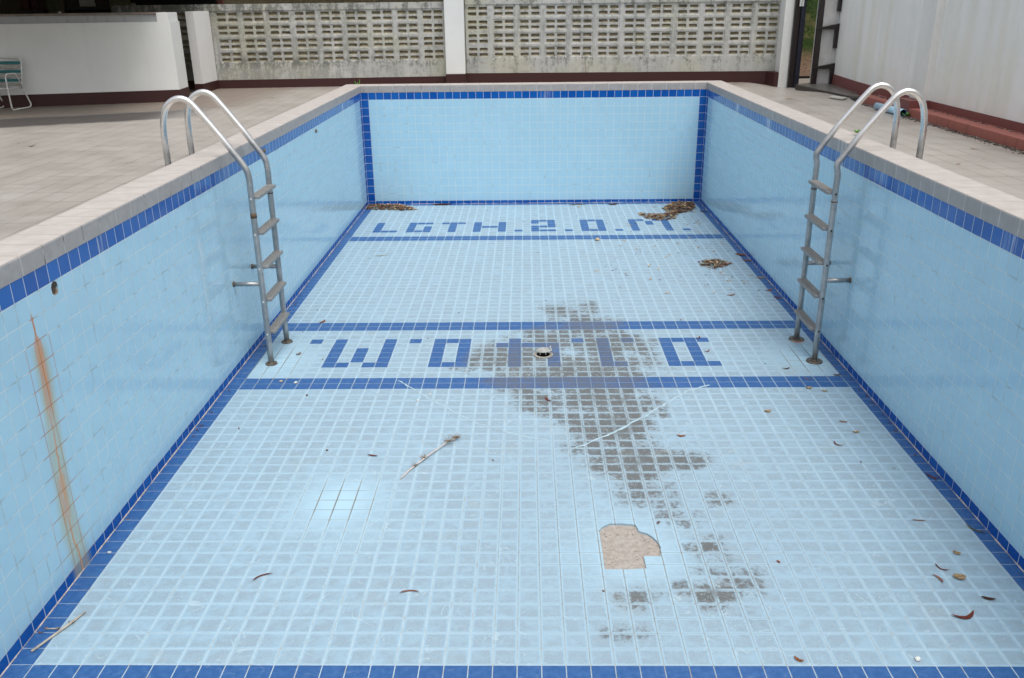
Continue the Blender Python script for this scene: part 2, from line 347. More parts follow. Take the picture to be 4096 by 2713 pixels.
def mat_paint(name,c,grime,gcol=(.16,.155,.12,1),scale=1.,rough=.7,amt=.7,yel=None,thr=.5):
    """weathered wall paint with vertical streaks"""
    g=G(name,rough,.3); p=g.pos()
    st=g.noise(g.map(p,(2.6*scale,2.6*scale,.28*scale)),1.6,7,.68); n=g.noise(p,7*scale,6,.7)
    b=g.mix(g.ss(g.noise(p,1.1,4,.5),.3,.7),tuple(x*.94 for x in c[:3])+(1,),c)
    if yel: b=g.mix(g.M('MULTIPLY',g.ss(g.noise(g.map(p,(.9,.9,.12),(3,1,0)),1.5,5,.6),.48,.66),.5),b,yel)
    k=g.M('MULTIPLY',g.ss(g.M('ADD',g.M('MULTIPLY',st,.65),g.M('MULTIPLY',n,.35)),thr,thr+.16),grime)
    b=g.mix(g.M('MULTIPLY',k,amt),b,gcol)
    g.col(b); g.bump(g.noise(p,60,4,.7),.15,.006); return g.m
M_white=mat_paint('white_wall_paint',(.70,.71,.69,1),.22,(.36,.37,.32,1))
M_whiteR=mat_paint('streaked_white_paint',(.86,.87,.85,1),.5,(.62,.66,.62,1),1.0,.6,.6,(.72,.71,.60,1),.48)
M_stub=mat_paint('white_paint_pink_streaks',(.74,.73,.71,1),.6,(.42,.27,.24,1),1.6,.7,.5,None,.55)
M_plinth=mat_paint('oxide_red_plinth_paint',(.048,.017,.016,1),.5,(.035,.022,.02,1),2.5,.5,.7)
M_step=mat_paint('faded_red_paint',(.36,.125,.10,1),.65,(.07,.045,.035,1),3.,.6,.8,None,.5)
M_plinthR=mat_paint('dull_red_paint',(.20,.068,.064,1),.5,(.08,.045,.042,1),3.,.55,.7)
def mat_block():
    g=G('mouldy_breeze_block',.85,.25); p=g.pos(); x,y,z=g.sep(p)
    n=g.noise(g.map(p,(1.6,1.6,1.0)),1.3,8,.7); n2=g.noise(p,9,7,.75); n3=g.noise(g.map(p,(5,5,.7)),1.5,6,.7)
    b=g.mix(g.ss(n,.3,.7),(.35,.355,.33,1),(.48,.475,.455,1))
    b=g.mix(g.M('MULTIPLY',g.ss(g.noise(p,1.0,4,.6),.42,.65),.55),b,(.45,.44,.32,1))
    left=g.ss(x,2.2,-3.2,.0,1.)
    k=g.ss(g.M('ADD',g.M('ADD',g.M('MULTIPLY',n2,.5),g.M('MULTIPLY',n3,.5)),g.M('MULTIPLY',left,.07)),.475,.60)
    edge=g.M('MAXIMUM',g.ss(z,3.72,4.05),g.M('MULTIPLY',g.ss(z,2.72,2.88),g.ss(z,3.05,2.9)))
    k=g.M('MULTIPLY',k,g.M('ADD',.5,g.M('MULTIPLY',edge,.5)))
    b=g.mix(g.M('MULTIPLY',k,.82),b,(.105,.11,.095,1))
    b=g.mix(g.M('MULTIPLY',g.ss(g.noise(p,26,5,.7),.56,.68),.5),b,(.60,.60,.58,1))
    rs=g.noise(g.map(p,(7,7,.3),(1,4,0)),1.,4,.6)
    b=g.mix(g.M('MULTIPLY',g.M('MULTIPLY',g.ss(rs,.66,.74),g.ss(z,2.95,2.8)),.7),b,(.27,.12,.09,1))
    g.col(b); g.bump(g.noise(p,45,6,.75),.5,.012); return g.m
M_block=mat_block()
M_sill=simple('brown_slot_lining',(.30,.26,.17,1),.9,7,.45)
M_frame=simple('dark_brown_metal',(.018,.012,.012,1),.35,20,.3)
M_navy=simple('dark_navy_metal',(.016,.018,.03,1),.35,20,.3)
M_plate=simple('dull_steel_plate',(.13,.125,.115,1),.28,6,.25)
M_white2=simple('white_sheet',(.66,.68,.66,1),.6,20,.08)
M_black=simple('black_void',(.006,.006,.006,1),.9,10,.2)
M_pvc=simple('pale_blue_pvc',(.36,.56,.72,1),.35,8,.08)
M_pvcin=simple('dark_blue_pvc_inside',(.02,.09,.17,1),.5,8,.1)
M_olive=mat_paint('olive_wall_paint',(.15,.155,.105,1),.6,(.03,.03,.022,1),1.5)
M_olive2=simple('olive_post_paint',(.17,.20,.11,1),.6,8,.2)
M_wood=simple('weathered_post_edge',(.20,.17,.12,1),.8,30,.35)
M_glassd=simple('maroon_window_pane',(.035,.016,.016,1),.3,30,.4)
M_gframe=simple('slate_window_frame',(.035,.042,.048,1),.5,15,.2)
M_conc=mat_paint('grey_marble_band',(.36,.375,.375,1),.8,(.2,.2,.19,1),3.)
M_cwhite=simple('chipped_white_enamel',(.62,.61,.58,1),.4,22,.16)
M_teal=simple('teal_vinyl_strap',(.0,.12,.125,1),.45,25,.35)
M_slatw=simple('dirty_white_strap',(.30,.29,.26,1),.5,22,.25)
def mat_grass():
    g=G('grass',.9,.1); p=g.pos(); z=g.sep(p)[2]
    n=g.noise(g.map(p,(3,3,2)),5,7,.75); n2=g.noise(p,1.2,4,.6)
    b=g.mix(g.ss(n,.3,.7),(.008,.018,.004,1),(.032,.062,.010,1))
    b=g.mix(g.ss(g.M('ADD',n2,g.M('MULTIPLY',n,.3)),.62,.8),b,(.10,.085,.035,1))
    gx_=g.sep(p)[0]
    b=g.mix(g.ss(gx_,10.3,9.8),b,g.mix(g.ss(n,.35,.7),(.022,.020,.010,1),(.075,.06,.032,1)))  # left of the gate darkened brown, so block slots show shaded tops
    low=g.ss(g.M('ADD',z,g.M('MULTIPLY',g.M('SUBTRACT',n,.5),.8)),2.45,3.0,1.,0.)
    b=g.mix(low,b,g.mix(g.ss(n,.35,.65),(.10,.06,.04,1),(.24,.16,.11,1)))
    g.col(b); g.bump(n,1.,.1); return g.m
M_grass=mat_grass()
M_leafblade=simple('grass_blade',(.03,.065,.010,1),.7,3,.5)

# ---------------------------------------------------------------- tiled surfaces
def near_edge(pt,poly):
    best=None
    for i in range(len(poly)):
        a=Vector(poly[i]); b=Vector(poly[(i+1)%len(poly)]); ab=b-a
        t=max(0,min(1,(Vector(pt)-a).dot(ab)/max(ab.length_squared,1e-9))); q=a+ab*t
        d=(q-Vector(pt)).length
        if best is None or d<best[0]: best=(d,q)
    return best[1]
def inside(pt,poly):
    x,y=pt; c=False; j=len(poly)-1
    for i in range(len(poly)):
        xi,yi=poly[i]; xj,yj=poly[j]
        if (yi>y)!=(yj>y) and x<(xj-xi)*(y-yi)/(yj-yi)+xi: c=not c
        j=i
    return c
def tiled(name,mat,us,vs,u0,v0,place,data,parent,holes=(),sub=14,depth=None):
    """us,vs: line positions; each cell is one tile and gets its own UV square.
    place(a,b)->3D; data(i,j,a,b)->(r,g,b,alpha) ; holes: polygons in (a,b)"""
    bm=bmesh.new(); uvl=bm.loops.layers.uv.new('tile'); cl=bm.loops.layers.float_color.new('dat')
    vc={}
    def V(a,b,key=None):
        k=(round(a,5),round(b,5))
        if k not in vc: vc[k]=bm.verts.new(place(a,b))
        return vc[k]
    cut=[]
    for i in range(len(us)-1):
        for j in range(len(vs)-1):
            a0,a1,b0,b1=us[i],us[i+1],vs[j],vs[j+1]
            hs=[h for h in holes if max(q[0] for q in h)>a0 and min(q[0] for q in h)<a1 and max(q[1] for q in h)>b0 and min(q[1] for q in h)<b1]
            n=sub if hs else 1
            rnd=random.random()
            for ii in range(n):
                for jj in range(n):
                    cs=[(ii/n,jj/n),((ii+1)/n,jj/n),((ii+1)/n,(jj+1)/n),(ii/n,(jj+1)/n)]
                    P=[(a0+(a1-a0)*c[0],b0+(b1-b0)*c[1]) for c in cs]
                    if hs:
                        ce=(sum(q[0] for q in P)/4,sum(q[1] for q in P)/4)
                        if any(inside(ce,h) for h in hs): continue
                        Q=[]
                        for q in P:
                            h=next((h for h in hs if inside(q,h)),None)
                            Q.append(tuple(near_edge(q,h)) if h else q)
                        if len({(round(q[0],5),round(q[1],5)) for q in Q})<4: 
                            u_=[]; cc=[]
                            for q,c in zip(Q,cs):
                                k=(round(q[0],5),round(q[1],5))
                                if k not in [(round(z[0],5),round(z[1],5)) for z in u_]: u_.append(q); cc.append(c)
                            if len(u_)<3: continue
                            Q,cs2=u_,cc
                        else: cs2=cs
                    else: Q,cs2=P,cs
                    try: fc=bm.faces.new([V(*q) for q in Q])
                    except ValueError: continue
                    for lp,c,q in zip(fc.loops,cs2,Q):
                        lp[uvl].uv=(u0+i+c[0],v0+j+c[1])
                        d=data(i,j,q[0],q[1]); lp[cl]=(d[0],d[1],d[2],rnd)
    if holes and depth is not None:
        bm.edges.ensure_lookup_table()
        A0,A1,B0,B1=us[0],us[-1],vs[0],vs[-1]
        rim=[e for e in bm.edges if e.is_boundary]
        inv={v:k for k,v in vc.items()}
        sel=[]
        for e in rim:
            ks=[inv.get(v) for v in e.verts]
            if all(k and (A0+1e-4<k[0]<A1-1e-4 and B0+1e-4<k[1]<B1-1e-4) for k in ks): sel.append(e)
        r=bmesh.ops.extrude_edge_only(bm,edges=sel)
        for v in [x for x in r['geom'] if isinstance(x,bmesh.types.BMVert)]: v.co+=Vector(depth)
    me=bpy.data.meshes.new(name); bm.to_mesh(me); bm.free(); me.materials.append(mat)
    o=bpy.data.objects.new(name,me); scene.collection.objects.link(o)
    o.parent=parent; return o

pool=empty('swimming_pool',(0,0,0),'empty rectangular swimming pool lined with pale blue and dark blue tiles','swimming pool')
# dark tile cells of the floor: bands and inscriptions
dark=set()
def row(X0,X1,k): 
    for X in range(X0,X1): dark.add((X,k))
for k in (-2,-1,28,29,40,41,70,71,89,90):
    row(0,46,k)
for k in range(NR0,91): dark.add((0,k)); dark.add((44,k)); dark.add((45,k))
def glyph(X0,k0,rows):
    """rows listed from the far one to the near one"""
    n=len(rows)
    for r,line in enumerate(rows):
        for c,ch in enumerate(line):
            if ch=='#': dark.add((X0+c,k0+n-1-r))
# inscription between the near bands (it faces the other end of the pool), rows 32..37
glyph(4,32,['#.....'])if False else dark.add((4,37))
glyph(6,32,['#...#','#...#','#.#.#','#.#.#','#.#.#','##.##'])
dark.add((12,37))
glyph(14,32,['###','#.#','#.#','#.#','#.#','###'])
dark.add((19,36))
glyph(20,32,['#...','####','#..#','#..#','#..#','#..#'])
dark.add((25,37))
glyph(27,32,['#.','#.','#.','#.','#.','##'])
dark.add((29,37))
glyph(32,32,['####','#.#.','#.#.','#.#.','#.#.','####'])
# far inscription, rows 74..
glyph(3,74,['#..','#..','#..','#..','###'])
glyph(7,74,['###','#..','#.#','#.#','###'])
glyph(11,74,['###','.#.','.#.','.#.','.#.'])
glyph(15,74,['#..#','#..#','####','#..#','#..#'])
dark.add((20,74))
glyph(22,74,['###','#.#','..#','###','#..','###'])
dark.add((26,74))
glyph(28,74,['###','#.#','#.#','#.#','#.#','###'])
dark.add((32,74))
glyph(34,74,['##.##','#.#.#','#.#.#','#...#','#...#','#...#'])
dark.add((40,74))
# grime: (x tile, y tile, radius x, radius y, strength)
ST=[(25.5,45,2.6,2.8,.75),(26.5,41,2.8,3.5,.95),(23.5,37.5,3.4,3.0,.8),(20.5,34,3.2,3.4,.95),(28.0,36.5,3.4,3.2,.9),(25.5,31,5.4,3.6,1.),(21,29.5,2.8,2.4,.85),(29.3,33,2.2,3.2,.75),
    (26.5,26.5,3.4,3.4,1.),(28.8,25.5,2.0,2.6,.85),(22.0,25.6,2.4,2.4,.68),(26.8,21.5,2.8,3.4,1.),(24.3,23,1.8,2.6,.6),(27.6,17.6,3.0,2.2,1.),(30.2,17.6,2.4,1.1,1.),(25.2,19,1.6,2,.6),(17.4,31.8,1.6,1.4,.65),(18.6,35,1.2,1.6,.6),
    (28.2,14.0,2.6,2.0,.58),(32,13.2,1.6,1.0,.55),(29.6,11.2,2.0,1.6,.52),(30.2,8.2,1.6,1.5,.66),(29.6,4.8,1.7,1.1,.74),(26.6,4.4,1.3,.9,.66),(25.8,2.1,1.3,.7,.7),(31.6,6.2,2.2,3.0,.40),(31.5,2.4,1.6,1.3,.42),(23.0,36,1.4,1.7,.9)]
CLN=[(26.6,8.3,2.5,2.9,.62),(11.2,12.8,2.2,2.6,.8),(22.2,34.0,.9,.9,.9),(2.4,33.5,2.4,4.,.75),(42.6,33.5,2.2,3.4,.8),(12.6,9.6,1.5,2.0,.35)]
def blob(L,X,Y):
    s=0
    for (a,b,c,d,k) in L:
        q=((X-a)/c)**2+((Y-b)/d)**2
        if q<6: s=max(s,k*math.exp(-q*.75)) if True else s
    return s
def fdata(i,j,a,b):
    X,Y=a/PX,b/PY; st=blob(ST,X,Y); 
    st=min(1,st); cl=min(1,blob(CLN,X,Y)*1.3)
    if st>.3 : cl*=.4 if not(24<X<29.5 and 5<Y<12) else 1
    if 24<X<28.6 and 5.6<Y<11.2: st=min(st,.3)
    return ((1. if (i,j+NR0) in dark else 0.),st,cl)
us=[i*PX for i in range(44)]+[44.05*PX,W]
vs=[k*PY for k in range(NR0,90)]+[YF]
patch=[(4.019,1.543),(4.045,1.60),(4.116,1.654),(4.22,1.652),(4.328,1.638),(4.341,1.547),(4.38,1.525),(4.413,1.504),(4.447,1.455),(4.471,1.404),(4.487,1.319),(4.478,1.26),(4.47,1.201),(4.40,1.203),(4.34,1.196),(4.338,1.12),(4.338,1.041),(4.18,1.034),(4.025,1.031),(4.019,1.3)]
DC=(3.632,5.36)
drainh=[(DC[0]+.085*math.cos(2*math.pi*k/28),DC[1]+.085*math.sin(2*math.pi*k/28)) for k in range(28)]
fl=tiled('pool_floor',M_floor,us,vs,0,NR0,lambda a,b:Vector((a,b,0)),fdata,pool,[patch,drainh],16,(0,0,-.022))
m=MB(); m.bm.faces.new([m.bm.verts.new(p) for p in ((3.8,.8,-.018),(4.7,.8,-.018),(4.7,1.9,-.018),(3.8,1.9,-.018))])
g=G('combed_mortar_bed',.9,.2); p=g.pos(); y=g.sep(p)[1]
rd=g.M('SINE',g.M('ADD',g.M('MULTIPLY',y,520),g.M('MULTIPLY',g.noise(p,4,2),9)))
n=g.noise(p,25,6,.7)
b=g.mix(g.ss(n,.3,.7),(.33,.295,.26,1),(.47,.43,.39,1)); b=g.mix(g.M('MULTIPLY',g.ss(rd,.2,1.),.25),b,(.24,.21,.185,1)); b=g.mix(g.ss(g.noise(p,40,3),.62,.7),b,(.23,.16,.09,1)); g.col(b)
g.bump(g.M('ADD',rd,g.M('MULTIPLY',n,3)),.5,.003)
b_=g.b; mo=m.build('mortar_patch',g.m,pool); mo['label']='bare beige mortar where floor tiles have broken away'
m=MB(); m.ring((DC[0],DC[1],.002),.083,.122,.006); m.build('drain_rim',simple('drain_rim_plastic',(.30,.285,.25,1),.6,30,.25),pool)
m=MB(); 
n=28; ra=[m.bm.verts.new((DC[0]+.083*math.cos(2*math.pi*k/n),DC[1]+.083*math.sin(2*math.pi*k/n),.004)) for k in range(n)]
rb=[m.bm.verts.new((DC[0]+.08*math.cos(2*math.pi*k/n),DC[1]+.08*math.sin(2*math.pi*k/n),-.2)) for k in range(n)]
for k in range(n): m.bm.faces.new((ra[k],ra[(k+1)%n],rb[(k+1)%n],rb[k]))
m.bm.faces.new(rb); m.build('drain_sump',M_black,pool)
m=MB()
for k in range(16):
    a=random.choice(patch); bmesh.ops.create_icosphere(m.bm,subdivisions=1,radius=random.uniform(.004,.010),matrix=Matrix.Translation((4.22+(a[0]-4.22)*random.uniform(.55,.95),1.33+(a[1]-1.33)*random.uniform(.55,.95),-.015))@Matrix.Diagonal((1.4,1,.6,1)))
tag(m.build('mortar_crumbs',simple('crumbs',(.30,.27,.235,1),.9,60,.4),pool),kind='stuff')
# walls ------------------------------------------------------------
zr=[ZT-k*PZ for k in range(0,13)]
def wallrows(strip):
    r=[0,strip]+zr[::-1]+[ZB]; return r
def make_wall(name,axis,fixed,lo_lines,strip,darkcol,holes=(),rustf=None,palef=None,flip=False):
    rows=wallrows(strip); nrow=len(rows)-1
    def place(a,b):
        return Vector((fixed,a,b)) if axis=='x' else Vector((a,fixed,b))
    def data(i,j,a,b):
        d=1. if (j==0 or j==nrow-1 or darkcol(i,len(lo_lines)-1)) else 0.
        return (d,rustf(a,b) if rustf else 0.,palef(a,b) if palef else 0.)
    return tiled(name,M_wall,lo_lines,rows,0,0,place,data,pool,holes,16,((-.02,0,0) if axis=='x' else (0,.02,0)))
def rustf(y,z):
    if z>2.08 or z<0 or not .5<y<1.6: return 0
    c=1.093 if z>1.6 else 1.093-(1.6-z)*.10 if z>.75 else 1.0+(.75-z)*.05
    wd=.02 if z>1.9 else .075 if z>1.2 else .06 if z>.7 else .085
    d=abs(y-c)/wd
    s=math.exp(-d*d*.6)
    return max(0,min(1,s))+ (.12*math.exp(-(d/4)**2) if z<1.95 else 0)
def pL(y,z):
    s=0
    if z<1.95: s+=.9*math.exp(-((y-4.28-(1.7-z)*-.02)/.05)**2)*(1 if z<1.85 else .5)
    s+=.75*math.exp(-((y-12.1)/.06)**2)*(z>2.1)
    for c,l in ((4.35,.35),(2.55,.3),(3.3,.3),(5.4,.35),(6.2,.3),(7.3,.5),(8.4,.35),(9.6,.5),(10.8,.5),(1.0,.25)):
        s+=.7*math.exp(-((y-c)/.11)**2)*max(0,(z-(ZB-l))/l)
    return min(1,s)
def pR(y,z):
    s=0
    for c,l,k in ((9.15,.32,1.),(5.9,.35,1.),(11.3,.5,.8),(10.2,.3,.5),(7.6,.3,.5),(4.7,.25,.5),(6.6,.3,.6)):
        s+=k*math.exp(-((y-c)/.13)**2)*max(0,(z-(ZB-l))/l)*1.4
    return min(1,s)
pipeh=[(1.447+.047*math.cos(2*math.pi*k/24),2.147+.05*math.sin(2*math.pi*k/24)) for k in range(24)]
make_wall('pool_wall','x',0,vs,.58*PZ,lambda i,n:i==n-1,[pipeh])
make_wall('pool_wall','x',W,vs,.58*PZ,lambda i,n:i==n-1)
fx=[0]+[PX*(.95+k) for k in range(0,44)]+[W]
make_wall('pool_wall','y',YF,fx,.42*PZ,lambda i,n:i==0 or i==n-1,[],None,lambda a,b:.9*math.exp(-((a-3.865)/.03)**2)*(b>1.95))
make_wall('pool_wall','y',YN,fx,.6*PZ,lambda i,n:i==0 or i==n-1)
# inlet pipe and small fittings in the left wall
m=MB(); n=24
ra=[m.bm.verts.new((-.001,1.447+.047*math.cos(2*math.pi*k/n),2.147+.05*math.sin(2*math.pi*k/n))) for k in range(n)]
rb=[m.bm.verts.new((-.16,1.447+.045*math.cos(2*math.pi*k/n),2.147+.045*math.sin(2*math.pi*k/n))) for k in range(n)]
for k in range(n): m.bm.faces.new((ra[k],rb[k],rb[(k+1)%n],ra[(k+1)%n]))
m.bm.faces.new(rb)
g=G('rusty_pipe_bore',.8,.3); p=g.pos(); g.col(g.mix(g.ss(g.noise(p,40,5,.7),.4,.6),(.10,.07,.05,1),(.35,.29,.24,1)))
ip=m.build('inlet_pipe',g.m,pool)
for (yy,zz) in ((9.831,2.137),(6.885,2.282)):
    m=MB(); m.disc((.0,yy,zz),.03,.02,20,.024,'x'); m.build('wall_nozzle',simple('brown_fitting',(.13,.10,.06,1),.5,30,.4),pool)
# grout fillet along the foot of the walls, broken and pale
m=MB()
M_gr2=simple('pale_grout',(.50,.44,.39,1),.8,12,.3)
def fillet(p0,p1):
    d=(Vector(p1)-Vector(p0)); L=d.length; n=int(L/.11); m=MB(); pts_=[]; rr_=[]
    for k in range(n):
        pts_.append(Vector(p0)+d*(k/n)); rr_.append(.0015 if random.random()<.3 else .0045+.003*random.random())
    m.tube(pts_,rr_,5); m.build('corner_grout',M_gr2,pool)
fillet((.002,YN,.002),(.002,YF,.002)); fillet((W-.002,YN,.002),(W-.002,YF,.002)); fillet((0,YF-.002,.002),(W,YF-.002,.002))
# long cracks filled with pale grout
def ribbon(name,pts,wd,mat,parent,z=.0022):
    m=MB(); P=[]
    for (a,b) in zip(pts,pts[1:]):
        n=max(2,int(math.dist(a,b)/.05))
        for k in range(n): P.append((a[0]+(b[0]-a[0])*k/n+random.uniform(-.012,.012),a[1]+(b[1]-a[1])*k/n+random.uniform(-.012,.012)))
    P.append(pts[-1]); vp=None
    for i,q in enumerate(P):
        d=Vector((P[min(i+1,len(P)-1)][0]-P[max(i-1,0)][0],P[min(i+1,len(P)-1)][1]-P[max(i-1,0)][1],0)).normalized(); nn=Vector((-d.y,d.x,0))*wd*random.uniform(.4,1)
        a=m.bm.verts.new((q[0]+nn.x,q[1]+nn.y,z)); b=m.bm.verts.new((q[0]-nn.x,q[1]-nn.y,z))
        if vp: m.bm.faces.new((vp[0],vp[1],b,a))
        vp=(a,b)
    return m.build(name,mat,parent)
M_crack=simple('grout_smear',(.37,.50,.565,1),.7,15,.15)
ribbon('crack_filler',[(5.49,4.444),(5.217,4.271),(4.711,3.711),(4.307,3.291),(3.897,2.958)],.017,M_crack,pool)
ribbon('crack_filler',[(1.94,4.601),(2.394,4.072),(2.898,3.514),(3.3,3.25),(3.649,3.111)],.012,M_crack,pool)
# coping -------------------------------------------------------------
CP=.291
def coping(side):
    if side in('l','r'):
        lines=[YN-.35]; y=1.10+ (-20)*CP
        while y<YF+.34:
            if y>lines[0]+.05: lines.append(y)
            y+=CP
        lines.append(YF+.35 if True else 0)
    else:
        lines=[0.]; x=.07
        while x<W-.03: lines.append(x); x+=.2985
        lines.append(W)
    e=.012
    # profile from the pool side: face bottom, face top, nose, top inner, top outer, outer bottom (offset outward, z)
    prof=[(-.004,ZB-.002),(-.006,ZD-.014),(-.001,ZD-.003),(.012,ZD),(CW,ZD),(CW,ZK-.15)]
    tops=[0,0,0,1,1]
    bm=bmesh.new(); uvl=bm.loops.layers.uv.new('tile'); cl=bm.loops.layers.float_color.new('dat')
    def P(o_,s_,z_):
        if side=='l': return (-o_,s_,z_)
        if side=='r': return (W+o_,s_,z_)
        if side=='f': return (s_,YF+o_,z_)
        return (s_,YN-o_,z_)
    for i in range(len(lines)-1):
        r=random.random()
        for k in range(len(prof)-1):
            (o0,z0),(o1,z1)=prof[k],prof[k+1]
            a0,a1=lines[i],lines[i+1]
            q=[P(o0,a0,z0),P(o0,a1,z0),P(o1,a1,z1),P(o1,a0,z1)]
            fc=bm.faces.new([bm.verts.new(x) for x in q])
            pf=0
            mid=(a0+a1)/2
            if side=='l': pf=pL(mid,ZB)*(.9 if abs(mid-4.35)<.2 or abs(mid-12.1)<.3 else .25) if k<2 else 0
            if side=='r': pf=pR(mid,ZB)*(.9 if abs(mid-5.9)<.25 or abs(mid-9.15)<.25 else .15) if k<2 else 0
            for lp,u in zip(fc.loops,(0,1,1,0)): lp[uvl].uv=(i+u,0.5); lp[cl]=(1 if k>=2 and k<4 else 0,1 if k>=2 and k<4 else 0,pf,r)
    bmesh.ops.remove_doubles(bm,verts=bm.verts,dist=1e-5); bmesh.ops.recalc_face_normals(bm,faces=bm.faces)
    me=bpy.data.meshes.new('coping'); bm.to_mesh(me); bm.free(); me.materials.append(M_cop)
    o=bpy.data.objects.new('coping',me); scene.collection.objects.link(o); o.parent=pool
for s_ in 'lrfn': coping(s_)
# ---------------------------------------------------------------- deck and ground
def deckz(x,y):
    t=lambda a,lo,hi:max(0,min(1,(a-lo)/(hi-lo)))
    sm=lambda t:t*t*(3-2*t)
    return ZK-.085*sm(t(x,8.2,9.0))*sm(t(y,12.6,14.6))
xs=[-16,-12,-8,-6,-5,-4,-3,-2,-1,-CW+.01,W+CW-.01,7.8,8.0,8.2,8.35,8.5,8.65,8.8,9,9.2,9.6,10.2,12,18]
ys=[-16,-10,YN-CW+.01,-2,0,2,4,6,8,10,11,12,12.4,12.8,13.2,13.6,14.0,YF+CW-.01,14.7,15,15.3,15.8,16.5,17.2]
m=MB(); V={}
for i,x in enumerate(xs):
    for j,y in enumerate(ys): V[i,j]=m.bm.verts.new((x,y,deckz(x,y)))
for i in range(len(xs)-1):
    for j in range(len(ys)-1):
        if xs[i]>=-CW and xs[i+1]<=W+CW and ys[j]>=YN-CW and ys[j+1]<=YF+CW: continue
        m.bm.faces.new((V[i,j],V[i+1,j],V[i+1,j+1],V[i,j+1]))
m.bm.verts.ensure_lookup_table()
for v in [v for v in m.bm.verts if not v.link_faces]: m.bm.verts.remove(v)
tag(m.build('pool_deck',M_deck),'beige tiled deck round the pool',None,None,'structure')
m=MB()
V={}
gx=[-150,-60,-30,-16]+[(-14+k*1.0) for k in range(0,33)]+[30,60,150]; gy=[17.2,17.8,18.4,19,20,21,22,24,27,32,45,80,150]
def gz(x,y):
    b=ZK-.02+max(0,y-17.9)*.62 if y<27 else ZK+5.7+(min(y,45)-27)*.12
    return b+.06*math.sin(x*2.3+y)+.05*math.sin(x*5.1-y*3)
for i,x in enumerate(gx):
    for j,y in enumerate(gy): V[i,j]=m.bm.verts.new((x,y,gz(x,y) if y>17.5 else ZK-.03))
for i in range(len(gx)-1):
    for j in range(len(gy)-1): m.bm.faces.new((V[i,j],V[i+1,j],V[i+1,j+1],V[i,j+1])).smooth=True
tag(m.build('grass_bank',M_grass),'grass bank rising behind the block wall',None,None,'structure')
m=MB()
for (a,b,c,d) in ((-150,-16,-150,17.2),(18,150,-150,17.2),(-16,18,-150,-16)):
    m.bm.faces.new([m.bm.verts.new(q) for q in ((a,c,ZK-.01),(b,c,ZK-.01),(b,d,ZK-.01),(a,d,ZK-.01))])
tag(m.build('ground',M_grass),'lawn around the pool yard',None,None,'structure')
# grass tufts seen through the gate
m=MB()
for k in range(5200):
    x=random.uniform(8.9,11.2); y=18.4+random.random()**.8*6; z=gz(x,y)
    if z<2.75 and random.random()<.8: continue
    a=random.uniform(0,6.28); h=random.uniform(.05,.13); wd=.006
    d=Vector((math.cos(a),math.sin(a),0))*wd; b=Vector((x,y,z-.02)); tp=b+Vector((random.uniform(-.04,.04),random.uniform(-.04,.04),h))
    m.bm.faces.new([m.bm.verts.new(q) for q in (b-d,b+d,tp)])
tag(m.build('grass',M_leafblade),'green grass growing on the bank behind the gate',None,None,'stuff')

